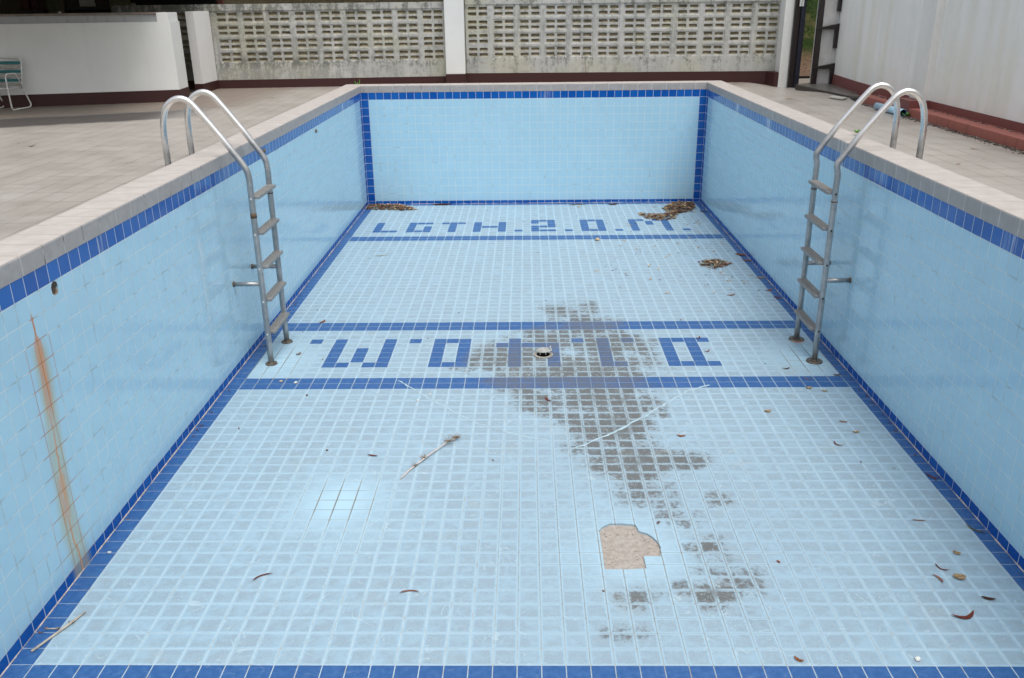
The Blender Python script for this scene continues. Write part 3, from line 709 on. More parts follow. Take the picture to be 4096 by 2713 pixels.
# ---------------------------------------------------------------- ladders
def ladder(side,foot_r,label):
    near,far=5.11,5.84
    ins=.335 if side=='l' else .30
    root=empty('pool_ladder',((ins if side=='l' else W-ins),(near+far)/2,0),label,'pool ladder','steel ladders on the long sides of the pool')
    T=(lambda d,y,z:(d,y,z)) if side=='l' else (lambda d,y,z:(W-d,y,z))
    o=-.548 if side=='l' else -.565
    ctrl=[(o,ZK-.02),(o,2.6),(o+.006,2.8),(o+.03,2.93),(o+.075,3.035),(o+.15,3.10),(o+.24,3.122),(o+.325,3.09),(o+.40,3.01),(.08,2.705),(.19,2.545),(.275,2.42),(.318,2.34),(ins,2.24),(ins,2.1),(ins,1.2),(ins,.02)]
    def smooth(c,n=3):
        out=[]
        for i in range(len(c)-1):
            p0=Vector(c[max(i-1,0)]);p1=Vector(c[i]);p2=Vector(c[i+1]);p3=Vector(c[min(i+2,len(c)-1)])
            L=(p2-p1).length; m1=(p2-p0).normalized()*L if i>0 else p2-p1; m2=(p3-p1).normalized()*L if i<len(c)-2 else p2-p1
            for k in range(n):
                t=k/n; out.append((2*t**3-3*t*t+1)*p1+(t**3-2*t*t+t)*m1+(-2*t**3+3*t*t)*p2+(t**3-t*t)*m2)
        out.append(Vector(c[-1])); return out
    path=smooth(ctrl,4)
    for y in (near,far):
        m=MB(); m.tube([T(q[0],y,q[1]) for q in path],.0345,20,True); rl=m.build('rail',M_steel,root)
        m=MB(); m.disc(T(ins,y,.001),foot_r,.014,32,foot_r*.93); m.disc(T(ins,y,.015),.046,.012,24,.042); m.build('floor_flange',M_rust if False else simple('tarnished_flange',(.17,.14,.11,1),.5,30,.35,.5),root)
        # brace to the wall
        zb=1.015; m=MB(); m.tube([T(ins,y-.05 if False else y,zb),T(.012,y,zb)],.027,16); br=m.build('wall_brace',M_steel,root)
        m=MB(); m.disc(T(.0,y,zb) if side=='l' else (W,y,zb),.034,.014 if side=='l' else -.014,20,.03,'x'); m.build('end_cap',M_rust,br)
        if random.random()<2:
            m=MB(); m.tube([T(ins,y,(1.80 if side=='l' and y==near else 1.93)),T(ins,y,(1.86 if side=='l' and y==near else 1.945))],.0365,18); m.build('rust_stain',M_rust,rl)
    for z in (2.045,1.63,1.225,.825,.415):
        x0,x1=ins-.03,ins+.085
        m=MB()
        if side=='l': m.box(x0,x1,near+.02,far-.02,z-.035,z,.008)
        else: m.box(W-x1,W-x0,near+.02,far-.02,z-.035,z,.008)
        td=m.build('tread',M_tread,root)
        m=MB()
        for k in range(5):
            a=x0+.014+k*.021
            if side=='l': m.box(a,a+.011,near+.06,far-.06,z+.0005,z+.004)
            else: m.box(W-a-.011,W-a,near+.06,far-.06,z+.0005,z+.004)
        m.build('grip_ribs',M_treadtop,td)
        for y in (near-.036,far+.036):
            m=MB(); c=T(ins+.004,y,z-.02); m.tube([c,(c[0],c[1]+(.006 if y>5.5 else -.006),c[2])],.011,10); m.build('bolt',M_white2 if side=='l' else M_black,td)
    return root
ladder('l',.074,'steel ladder on the left side of the pool, with pale bolt heads and small flanges')
lr=ladder('r',.098,'steel ladder on the right side of the pool, with dark bolt holes and wide flanges')
m=MB(); m.disc((W-.30,5.80,.0005),.085,.004,30); m.build('pink_base_disc',simple('pink_primer',(.50,.27,.22,1),.8,30,.15),lr)

# ---------------------------------------------------------------- breeze-block wall
def lattice_section(name,label,A,B,z0,zp,zb,zl,zt,ncol,xoff=0.,mw=.59):
    """wall from A to B (front face line), plinth z0..zp, band zp..zb, blocks zb..zl, beam zl..zt"""
    root=empty(name,(A[0],A[1],z0),label,'block wall','breeze-block wall sections behind the pool')
    A=Vector((A[0],A[1],0)); B=Vector((B[0],B[1],0)); d=(B-A).normalized(); L=(B-A).length; nrm=Vector((d.y,-d.x,0))  # towards the pool
    def slab(s0,s1,za,zb_,t0,t1,bev=0):
        m=MB(); pts=[A+d*s0+nrm*t1,A+d*s1+nrm*t1,A+d*s1-nrm*t0,A+d*s0-nrm*t0]
        m.prism([(p.x,p.y) for p in pts],za,zb_,bev=bev); return m
    slab(0,L,z0-.15,zp,.1,.022).build('plinth',M_plinth,root)
    slab(0,L,zp,zb,.1,.012).build('rendered_band',M_block,root)
    slab(0,L,zl,zt,.1,.014).build('top_beam',M_block,root)
    # perforated blocks, each with four slots in a recessed panel
    sills=[]
    m=MB(); bm=m.bm; rh=(zl-zb)/4; th=.085
    def P(s,z,t): q=A+d*s+nrm*t; return bm.verts.new((q.x,q.y,z))
    def quad(vs_,z_=0):
        bm.faces.new(vs_)
    def rr(cx,cz,w_,h_,r):
        out=[]
        for (sx,sz,a0) in ((1,-1,-90),(1,1,0),(-1,1,90),(-1,-1,180)):
            for k in range(3):
                a=math.radians(a0+k*45); out.append((cx+sx*(w_/2-r)+r*math.cos(a),cz+sz*(h_/2-r)+r*math.sin(a)))
        return out
    from mathutils.geometry import tessellate_polygon
    for c in range(-1,ncol+1):
        for r in range(4):
            s0=xoff+c*mw; s1=s0+mw; a0=max(s0,0.); a1=min(s1,L)
            if a1-a0<.05: continue
            zz0=zb+r*rh; zz1=zz0+rh
            full=(a0==s0 and a1==s1)
            cx=s0+mw/2; cz=(zz0+zz1)/2
            j=lambda k:random.uniform(-k,k)
            iw,ih=mw-.12,rh-.065
            slots=[]
            for sx in (-1,1):
                for sz in (-1,1):
                    slots.append((cx+sx*.118+j(.003),cz+sz*.056+j(.003),.188+j(.006),.078+j(.007)))
            slots=[q for q in slots if q[0]-q[2]/2>a0+.01 and q[0]+q[2]/2<a1-.01]
            if not full:
                outer=[(a0,zz0),(a1,zz0),(a1,zz1),(a0,zz1)]; polys=[outer]+[rr(q[0],q[1],q[2],q[3],.018) for q in slots]
                fl3=[Vector((x_,z_,0)) for pl in polys for (x_,z_) in pl]
                tri=tessellate_polygon([[Vector((x_,z_,0)) for (x_,z_) in pl] for pl in polys])
                vv=[P(v.x,v.y,0) for v in fl3]
                for t in tri:
                    try: bm.faces.new([vv[i] for i in t])
                    except ValueError: pass
                front=0.
            else:
                o4=[(s0,zz0),(s1,zz0),(s1,zz1),(s0,zz1)]
                i1=[(s0+.045,zz0+.024),(s1-.045,zz0+.024),(s1-.045,zz1-.024),(s0+.045,zz1-.024)]
                i2=[(s0+.055,zz0+.032),(s1-.055,zz0+.032),(s1-.055,zz1-.032),(s0+.055,zz1-.032)]
                dep=-.012
                for (pa,ta,pb,tb) in ((o4,0,i1,0),(i1,0,i2,dep)):
                    for k in range(4):
                        a=pa[k];b=pa[(k+1)%4];c2=pb[(k+1)%4];d2=pb[k]
                        bm.faces.new([P(a[0],a[1],ta),P(b[0],b[1],ta),P(c2[0],c2[1],tb),P(d2[0],d2[1],tb)])
                polys=[i2]+[rr(q[0],q[1],q[2],q[3],.02) for q in slots]
                tri=tessellate_polygon([[Vector((x_,z_,0)) for (x_,z_) in pl] for pl in polys])
                vv=[P(x_,z_,dep) for pl in polys for (x_,z_) in pl]
                for t in tri:
                    try: bm.faces.new([vv[i] for i in t])
                    except ValueError: pass
                front=dep
            for q in slots:
                ring=rr(q[0],q[1],q[2],q[3],.02); n_=len(ring)
                ra=[P(x_,z_,front) for x_,z_ in ring]; rm=[P(q[0]+(x_-q[0])*.93,q[1]+(z_-q[1])*.80,-.03) for x_,z_ in ring]; rb=[P(x_,z_,-th) for x_,z_ in ring]
                for k in range(n_):
                    bm.faces.new((ra[k],ra[(k+1)%n_],rm[(k+1)%n_],rm[k])); bm.faces.new((rm[k],rm[(k+1)%n_],rb[(k+1)%n_],rb[k]))
                # sloping sill inside each slot
                w2,h2=q[2]*.47,q[3]*.42
                lv=[P(q[0]-w2,q[1]-h2*1.1,front-.012),P(q[0]+w2,q[1]-h2*1.1,front-.012),P(q[0]+w2,q[1]+h2*.45,-th+.004),P(q[0]-w2,q[1]+h2*.45,-th+.004)]
                sills.append([v_.co.copy() for v_ in lv]); [bm.verts.remove(v_) for v_ in lv]
            # back face
            if slots:
                polys=[[(a0,zz0),(a1,zz0),(a1,zz1),(a0,zz1)]]+[rr(q[0],q[1],q[2],q[3],.02) for q in slots]
                tri=tessellate_polygon([[Vector((x_,z_,0)) for (x_,z_) in pl] for pl in polys]); vv=[P(x_,z_,-th) for pl in polys for (x_,z_) in pl]
                for t in tri:
                    try: bm.faces.new([vv[i] for i in t])
                    except ValueError: pass
    bmesh.ops.remove_doubles(bm,verts=bm.verts,dist=2e-4); bmesh.ops.recalc_face_normals(bm,faces=bm.faces)
    m.build('perforated_blocks',M_block,root)
    m=MB()
    for q in sills: m.bm.faces.new([m.bm.verts.new(v_) for v_ in q])
    tag(m.build('slot_sills',M_sill,root),kind='stuff')
    return root
FL0=(-3.30,15.10); FL1=(1.66,15.58); FR0=(2.12,15.60); FR1=(8.93,15.34)
lattice_section('breeze_block_wall','mouldy breeze-block wall section left of the central white pillar',FL0,FL1,ZK,2.545,2.875,3.965,4.095,9,.065,.549)
lattice_section('breeze_block_wall','breeze-block wall section between the central white pillar and the gate pillar',FR0,FR1,ZK-.02,2.60,2.905,4.03,4.35,12,-.015,.569)
dl=(Vector(FL1)-Vector(FL0)).normalized(); FL2=Vector(FL0)-dl*2.0
lattice_section('breeze_block_wall','shaded breeze-block wall section glimpsed between the two white walls',tuple(FL2),FL0,ZK,2.545,2.875,3.965,4.095,4,-.1,.549)
# pillars
pc=empty('concrete_pillar',(1.9,15.4,ZK),'white square pillar in the middle of the breeze-block wall','pillar','white pillars of the block wall')
m=MB(); m.box(1.68,2.10,15.36,15.72,2.60,5.2,.01); m.build('shaft',M_white,pc)
m=MB(); m.box(1.672,2.108,15.35,15.73,ZK-.05,2.60); m.build('plinth',M_plinth,pc)
pr=empty('gate_pillar',(9.1,15,ZK-.09),'broad white pillar at the right end of the breeze-block wall','pillar','white pillars of the block wall')
m=MB(); m.box(8.885,9.205,14.98,15.5,ZK-.2,4.85,.012); m.build('shaft',M_white,pr)
m=MB(); m.prism([(8.70,15.30),(8.80,15.02),(8.884,15.0),(8.884,15.36)],ZK-.2,2.595); m.build('plinth',M_plinthR if False else M_plinth,pr)
# free-standing wall stub with pink streaks
st=empty('wall_stub',(-3.3,14.5,ZK),'narrow white wall end with pinkish streaks beside the block wall','wall')
m=MB(); m.prism([(-3.47,14.12),(-3.30,14.12),(-3.31,15.07),(-3.48,15.07)],2.55,3.965); m.build('wall_body',M_stub,st)
m=MB(); m.prism([(-3.476,14.112),(-3.292,14.112),(-3.302,15.07),(-3.486,15.07)],ZK-.03,2.55); m.build('plinth',M_plinth,st)
# low wall on the left
A=Vector((-3.149,12.427)); Bv=Vector((-3.222,13.089)); dv=Vector((-.963,-.268))
lw=empty('low_wall',(-3.15,12.43,ZK),'long low white wall with a grey marble band under its cap, behind the chair','wall')
P4=[A,A+dv*9,Bv+dv*9,Bv]; ctr=(A+Bv)/2
def off(P,k): 
    return [(P[0]+Vector((.0,-k))+Vector((k,0))).to_tuple(),(P[1]+Vector((0,-k))).to_tuple(),(P[2]+Vector((0,k))).to_tuple(),(P[3]+Vector((k,k))).to_tuple()]
m=MB(); m.prism(off(P4,0),2.585,3.80); m.build('wall_body',mat_paint('matt_white_paint',(.70,.715,.69,1),.14,(.42,.40,.32,1)),lw)
m=MB(); m.prism(off(P4,.008),ZK-.03,2.585); m.build('plinth',M_plinth,lw)
def shrink(k0,k1,z0,z1,name,mat,ins=0.):
    a=A+dv*k0; b=A+dv*k1; c=Bv+dv*k1; e=Bv+dv*k0; mm=MB(); o=Vector((0.,ins)); mm.prism([(a+o).to_tuple(),(b+o).to_tuple(),(c-o).to_tuple(),(e-o).to_tuple()],z0,z1,bev=.004); return mm.build(name,mat,lw)
shrink(.02,.22,3.80,3.958,'end_block',M_white,.004)
shrink(.22,9,3.80,3.925,'marble_band',M_conc,.02)
shrink(.22,9,3.925,3.965,'cap',simple('brown_grey_cap',(.20,.165,.14,1),.8,10,.2),-.01)
m=MB(); m.disc((-5.0,12.10,3.966),.035,.03,8,.02); m.build('paper_scrap',M_white2,lw)

# ---------------------------------------------------------------- shelter on the left; its unseen roof is stretched to shade the low wall
sh=empty('poolside_shelter',(-9,16,ZK),'dark olive shelter standing behind the low white wall','shelter')
m=MB(); m.box(-16,-3.9,17.3,17.5,ZK-.05,4.62); m.build('back_wall',M_olive,sh)
m=MB(); m.box(-7.715,-7.46,16.9,17.1,ZK-.05,4.62,.01); po=m.build('post',M_olive2,sh)
m=MB(); m.box(-7.458,-7.35,16.92,17.08,ZK-.05,4.62,.004); m.build('weathered_edge',M_wood,po)
m=MB(); m.box(-6.26,-5.76,16.95,17.28,ZK-.05,4.62,.01); m.build('pillar',M_olive2,sh)
m=MB(); m.box(-16,-3.25,9.4,17.6,4.62,4.77); m.build('roof',M_olive,sh)
wf=MB(); wf.box(-7.34,-6.27,16.99,17.06,4.02,4.065); wf.box(-6.37,-6.27,16.99,17.06,4.065,4.9); wd_=wf.build('window',M_gframe,sh)
m=MB(); m.box(-7.34,-6.37,17.02,17.04,4.066,4.9); m.build('pane',M_glassd,wd_)
m=MB(); m.box(-6.98,-6.62,16.985,17.015,4.085,4.5); m.build('white_notice',M_white2,wd_)
m=MB(); m.box(-7.34,-6.27,16.97,17.28,3.93,4.018); m.build('sill',M_black,wd_)
m=MB(); m.box(-5.75,-5.64,16.93,17.05,3.6,4.15); m.build('white_block',simple('cream_block',(.42,.42,.35,1),.8,10,.15),sh)
m=MB(); m.box(-5.62,-3.75,16.9,17.2,4.06,4.5,.01); m.build('dark_beam',M_black,sh)
m=MB(); m.prism([(-3.74,16.95),(-3.60,16.95),(-3.60,17.05),(-3.74,17.05)],4.08,4.6); m.build('reddish_strut',simple('reddish_wood',(.20,.07,.055,1),.7,15,.25),sh)
m=MB(); m.box(-8.35,-7.72,16.7,16.95,3.97,4.03,.008); m.box(-8.1,-8.02,16.75,16.85,3.82,3.97); tb=m.build('ledge',M_frame,sh)
m=MB(); m.prism([(-8.25,16.75),(-8.05,16.75),(-8.0,16.9),(-8.2,16.9)],4.03,4.5); m.prism([(-7.98,16.72),(-7.85,16.74),(-7.85,16.9),(-7.98,16.9)],4.03,4.5); m.build('reddish_bundle',simple('dusky_red_cloth',(.11,.05,.045,1),.8,15,.3),tb)

# ---------------------------------------------------------------- changing-room building on the right
bd=empty('white_building',(9.5,9,ZK),'streaky white building wall with a red plinth along the right of the deck','building')
WL=[(9.86,14.42),(9.62,11.9),(9.535,9.55)]
m=MB()
m.prism([(9.845,14.42),(9.66,12.4),(9.535,9.55),(16,9.55),(16,14.42)],2.60,4.9)
m.build('wall',M_whiteR,bd)
m=MB(); m.prism([(9.54,9.07),(9.52,-8),(16,-8),(16,9.07)],2.60,4.9); m.build('wall',M_whiteR,bd)
m=MB(); m.prism([(9.43,9.552),(9.43,9.068),(16,9.068),(16,9.552)],2.60,7.0,bev=.006); m.build('pilaster',mat_paint('streaked_white_paint_b',(.74,.745,.72,1),.45,(.56,.57,.52,1),1.),bd)
m=MB(); m.prism([(9.83,14.44),(9.645,12.4),(9.52,9.555),(16.02,9.555),(16.02,14.44)],ZK-.2,2.598); m.build('plinth',M_plinthR,bd)
m=MB(); m.prism([(9.525,9.065),(9.505,-8),(16.02,-8),(16.02,9.065)],ZK-.2,2.598); m.build('plinth',M_plinthR,bd)
m=MB(); m.prism([(9.24,9.56),(9.24,9.06),(9.6,9.06),(9.6,9.56)],ZK-.1,2.598,bev=.006); m.build('pilaster_base',M_plinthR,bd)
m=MB(); m.prism([(9.27,11.2),(9.25,9.57),(9.6,9.57),(9.66,11.2)],ZK-.1,2.485,bev=.008); m.build('step',M_step,bd)
m=MB(); m.prism([(9.235,9.05),(9.20,-8),(9.6,-8),(9.6,9.05)],ZK-.1,2.492,bev=.008); m.build('step',M_step,bd)
m=MB(); m.box(9.5,16,14.43,14.8,ZK-.2,4.9)
m.build('end_wall',M_white,bd)
# boarded end face with dark brackets
ef=empty('boarded_panel',(9.6,14.35,ZK-.06),'white boarded panel with dark brackets beside the gate opening','panel')
bm_=MB()
for k in range(5):
    a=9.50+k*.068; bm_.box(a,a+.0655,14.40,14.42,ZK-.15,4.85)
bm_.build('boards',simple('white_boards',(.56,.55,.54,1),.6,8,.08),ef)
m=MB(); m.box(9.395,9.497,14.33,14.43,ZK-.15,4.85,.004); m.build('jamb_post',M_frame,ef)
for zt in (2.75,3.52,4.30):
    m=MB(); m.prism([(9.385,14.30),(9.83,14.30),(9.83,14.40),(9.385,14.40)],zt-.045,zt-.02,[zt-.02,zt+.065,zt+.065,zt-.02])
    m.build('crossbar',M_frame,ef)
for (z0,z1) in ((ZK-.12,2.77),(3.11,3.54),(3.82,4.32)):
    m=MB(); m.box(9.765,9.835,14.31,14.40,z0,z1,.004); m.build('bracket_upright',M_frame,ef)
# gate frame
gf=empty('gate_post',(9.2,14.6,ZK-.08),'dark brown gate post with a small white plate near the top','gate post')
m=MB(); m.box(9.07,9.19,14.9,15.02,ZK-.2,4.85,.006); m.build('outer_post',M_frame,gf)
m=MB(); m.box(9.192,9.285,14.84,14.98,ZK-.2,4.85,.006); m.build('inner_post',M_navy,gf)
m=MB()
for (a,b) in ((9.135,9.172),(9.182,9.222)):
    m.box(a,b,14.828,14.839,3.92,4.14)
pl=m.build('white_plate',M_white2,gf)
m=MB()
for z in (3.96,4.01,4.06,4.11):
    for x in (9.155,9.20): m.disc((x,14.8275,z),.006,.0001,8)
    m.tube([(9.152+random.uniform(-.004,.004),14.827,z),(9.152,14.826,z+.012)],.004,6); m.tube([(9.203,14.827,z),(9.203,14.826,z+.012)],.004,6)
tag(m.build('plate_marks',M_black,pl),kind='stuff')
# drain-channel cover, and a flat black sheet painting the shade of its hollow
pt=empty('channel_cover',(9.3,12.6,ZK),'dark steel cover plate over the channel from gate to white building','cover plate')
m=MB(); m.prism([(9.06,14.25),(9.32,11.92),(9.50,11.75),(9.70,12.6),(9.80,14.3),(9.45,14.65)],2.355,2.405,bev=.006); m.build('plate',M_plate,pt)
m=MB(); m.prism([(9.045,14.25),(9.305,11.90),(9.32,11.905),(9.06,14.255)],2.30,2.395); m.build('plate_edge',M_frame,pt)
m=MB(); m.prism([(9.33,11.9),(9.20,11.2),(9.5,11.15),(9.64,11.9)],ZK+.002,ZK+.004); m.build('channel_shade_sheet',M_black,pt)
m=MB(); m.prism([(8.93,11.75),(9.07,12.0),(9.22,11.62),(9.06,11.42)],ZK+.012,ZK+.034,bev=.003)
tag(m.build('broken_tile',simple('pale_tile',(.44,.43,.38,1),.5,14,.08)),'pale broken tile lying at the end of the steel cover plate','tile')
# PVC pipe
pv=empty('plastic_pipe',(9.18,9.4,ZK),'short length of pale blue plastic pipe lying at the foot of the white building','pipe')
a=Vector((9.17,9.06,ZK+.057)); b=Vector((9.13,10.02,ZK+.057)); dd=(b-a).normalized()
m=MB(); m.tube([a,b],.055,28,False); 
o=m.build('pipe_wall',M_pvc,pv); sm=o.modifiers.new('thick','SOLIDIFY'); sm.thickness=.004
m=MB(); m.tube([a+dd*.004,a+dd*.25],.050,28,False); m.build('pipe_bore',M_pvcin,pv)
# rubble line at the foot of the building steps
m=MB()
for k in range(2600):
    y=random.uniform(2,11.1); 
    if 9.05<y<9.6 and random.random()<.6: continue
    x=9.215+(y-5)*.005-abs(random.gauss(0,.045)); r=random.uniform(.004,.016)
    bmesh.ops.create_icosphere(m.bm,subdivisions=1,radius=r,matrix=Matrix.Translation((x,y,ZK+r*.4))@Matrix.Diagonal((random.uniform(.6,1.4),random.uniform(.6,1.6),random.uniform(.4,.9),1)))
for k in range(700):
    y=random.uniform(2,11.1); x=9.50-abs(random.gauss(0,.03)); r=random.uniform(.004,.012)
    if 9.05<y<9.57: continue
    bmesh.ops.create_icosphere(m.bm,subdivisions=1,radius=r,matrix=Matrix.Translation((x,y,2.49+r*.3))@Matrix.Diagonal((1.3,1.4,.6,1)))
g=G('grit',.9,.2); p=g.pos(); nn=g.noise(p,38,3,.6); g.col(g.mix(g.ss(nn,.4,.6),(.035,.028,.024,1),g.mix(g.ss(nn,.58,.66),(.17,.13,.11,1),(.45,.43,.41,1))))
tag(m.build('grit',g.m),'grit and flaked plaster lying along the foot of the red step',None,None,'stuff')

# ---------------------------------------------------------------- garden chair
ch=empty('garden_chair',(-5.9,11.4,ZK),'white tubular garden chair with teal and white straps before the low wall','chair')
fx_,fy,rx,ry=-5.66,11.10,-5.60,11.62; wch=.50
def side(dx):
    z=ZK+.014
    m=MB(); pts=[(fx_+dx,fy+.01,z+.0),(fx_+dx-.004,fy+.0,z+.05),(fx_+dx-.006,fy,z+.35),(fx_+dx-.002,fy,z+.56),(fx_+dx+.008,fy+.02,z+.60),(fx_+dx+.03,fy+.06,z+.61),(fx_+dx+.085,fy+.13,z+.61),(fx_+dx+.10,fy+.16,z+.59),(fx_+dx+.085,fy+.30,z+.42),(rx+dx-.05,ry-.10,z+.335)]
    m.tube(pts,.0125,12); m.build('arm_loop',M_cwhite,ch)
    m=MB(); m.tube([(fx_+dx,fy+.01,z),(fx_+dx+.015,fy+.03,z-.002),(rx+dx-.01,ry-.05,z-.002),(rx+dx,ry-.01,z+.02),(rx+dx-.002,ry,z+.06),(rx+dx-.03,ry-.06,z+.25),(rx+dx-.045,ry-.09,z+.32),(rx+dx-.075,ry-.13,z+.345),(rx+dx-.10,fy+.03,z+.365)],.0125,12); m.build('leg',M_cwhite,ch)
side(0); side(-wch)
z=ZK+.35; bx0,bx1=rx-.055,rx-wch-.03
m=MB(); m.tube([(bx0-.01,ry-.10,z),(bx0,ry-.07,z+.05),(bx0+.045,ry-.02,z+.44),(bx0+.04,ry-.005,z+.49),(bx0+.0,ry,z+.515),(bx1-.0,ry,z+.52),(bx1-.04,ry-.005,z+.49),(bx1-.045,ry-.02,z+.44),(bx1,ry-.07,z+.05),(bx1+.01,ry-.10,z)],.0125,12); m.build('back_frame',M_cwhite,ch)
for k in range(6):
    zz=z+.035+k*.075; y0=ry-.10+ k*.0125
    m=MB(); m.box(bx1-.045*(k/6+.1),bx0+.04*(k/6+.1),y0+.010,y0+.018,zz,zz+.048,.002); m.build('strap',M_teal if k%2 else M_slatw,ch)
for k in range(5):
    yy=fy+.05+k*.07
    m=MB(); m.box(bx1-.02,bx0-.03,yy,yy+.045,z+.018,z+.026,.001); m.build('strap',M_teal if k%2 else M_slatw,ch)
m=MB(); m.tube([(rx-.10,fy+.03,z+.03),(rx-wch-.10,fy+.03,z+.03)],.0125,12); m.build('front_rail',M_cwhite,ch)

# ---------------------------------------------------------------- drain grate, lying tilted over its hole
dg=empty('drain_grate',(DC[0]+.012,DC[1]+.05,.05),'round grey slotted grate lying tilted half off the floor drain','drain cover')
m=MB(); 
for r0,r1 in ((.092,.098),(.077,.082),(.061,.066),(.045,.050),(.029,.034)): m.ring((0,0,0),r0,r1,.006)
for k in range(8):
    a=k*math.pi/4; m.tube([(math.cos(a)*.012,math.sin(a)*.012,.003),(math.cos(a)*.098,math.sin(a)*.098,.003)],.0036,6); m.tube([(math.cos(a)*.094,math.sin(a)*.094,.003),(math.cos(a)*.092,math.sin(a)*.092,-.034)],.004,6)
m.disc((0,0,0),.018,.008,16)
M_gr=simple('grey_plastic_grate',(.50,.50,.47,1),.5,25,.12)
o=m.build('grate_disc',M_gr); o.parent=dg; 
m=MB(); m.tube([(.075,-.01,.004),(.083,.004,.045)],.006,8); o2=m.build('lug',M_gr); o2.parent=dg
dg.rotation_euler=(math.radians(-5),math.radians(-3),.2); dg.location=(DC[0]+.012,DC[1]+.035,.046)

# ---------------------------------------------------------------- leaves, twigs, pebbles
def lm(name,c): return simple(name,c,.7,60,.3)
ML=dict(mid=lm('leaf_mid_brown',(.23,.13,.075,1)),red=lm('leaf_red_brown',(.23,.055,.035,1)),orange=lm('leaf_orange_brown',(.38,.15,.06,1)),tan=lm('leaf_tan',(.52,.38,.22,1)),pink=lm('leaf_pink_brown',(.40,.19,.14,1)),brown=lm('leaf_dark_brown',(.11,.05,.03,1)),grey=lm('pod_grey_green',(.20,.185,.13,1)),green=lm('leaf_fresh_green',(.09,.25,.03,1)),white=lm('pale_chip',(.60,.62,.58,1)),stone=lm('stone',(.34,.30,.24,1)),yel=lm('straw',(.48,.36,.15,1)))
def add_leaf(bm,x,y,z,L,wd,rot,curve=.5,lift=.02,fold=.3,n=8):
    c,s=math.cos(rot),math.sin(rot); prev=None
    for i in range(n+1):
        t=i/n; a=curve*(t-.5)*2
        px=(t-.5)*L; py=curve*L*.5*((2*t-1)**2-.5)
        hw=wd*math.sin(math.pi*min(1,t*.93+.03))**.8+.0005
        h=z+.002+lift*abs(2*t-1)**2+.002*math.sin(t*9)
        tx,ty=1,curve*L*2*(2*t-1)/L; nl=math.hypot(tx,ty); nx,ny=-ty/nl,tx/nl
        pts=[]
        for q,hh in ((-1,fold*hw),(0,0),(1,fold*hw)):
            lx,ly=px+nx*hw*q,py+ny*hw*q
            pts.append(bm.verts.new((x+lx*c-ly*s,y+lx*s+ly*c,h+hh)))
        if prev:
            for k in (0,1): bm.faces.new((prev[k],prev[k+1],pts[k+1],pts[k])).smooth=True
        prev=pts
def leaf(label,x,y,L,wd,rot,mat,curve=.4,lift=.012,fold=.3,z=0,cat='leaf',name='fallen_leaf',group='leaves fallen into the pool'):
    if z==0 and y<6: L*=.74; wd*=.8
    m=MB(); add_leaf(m.bm,x,y,z,L,wd,rot,curve,lift,fold)
    bm=m.bm; r=bmesh.ops.solidify(bm,geom=bm.faces[:],thickness=.0012)
    o=m.build(name,ML[mat]); tag(o,label,cat,group); return o
D=math.radians
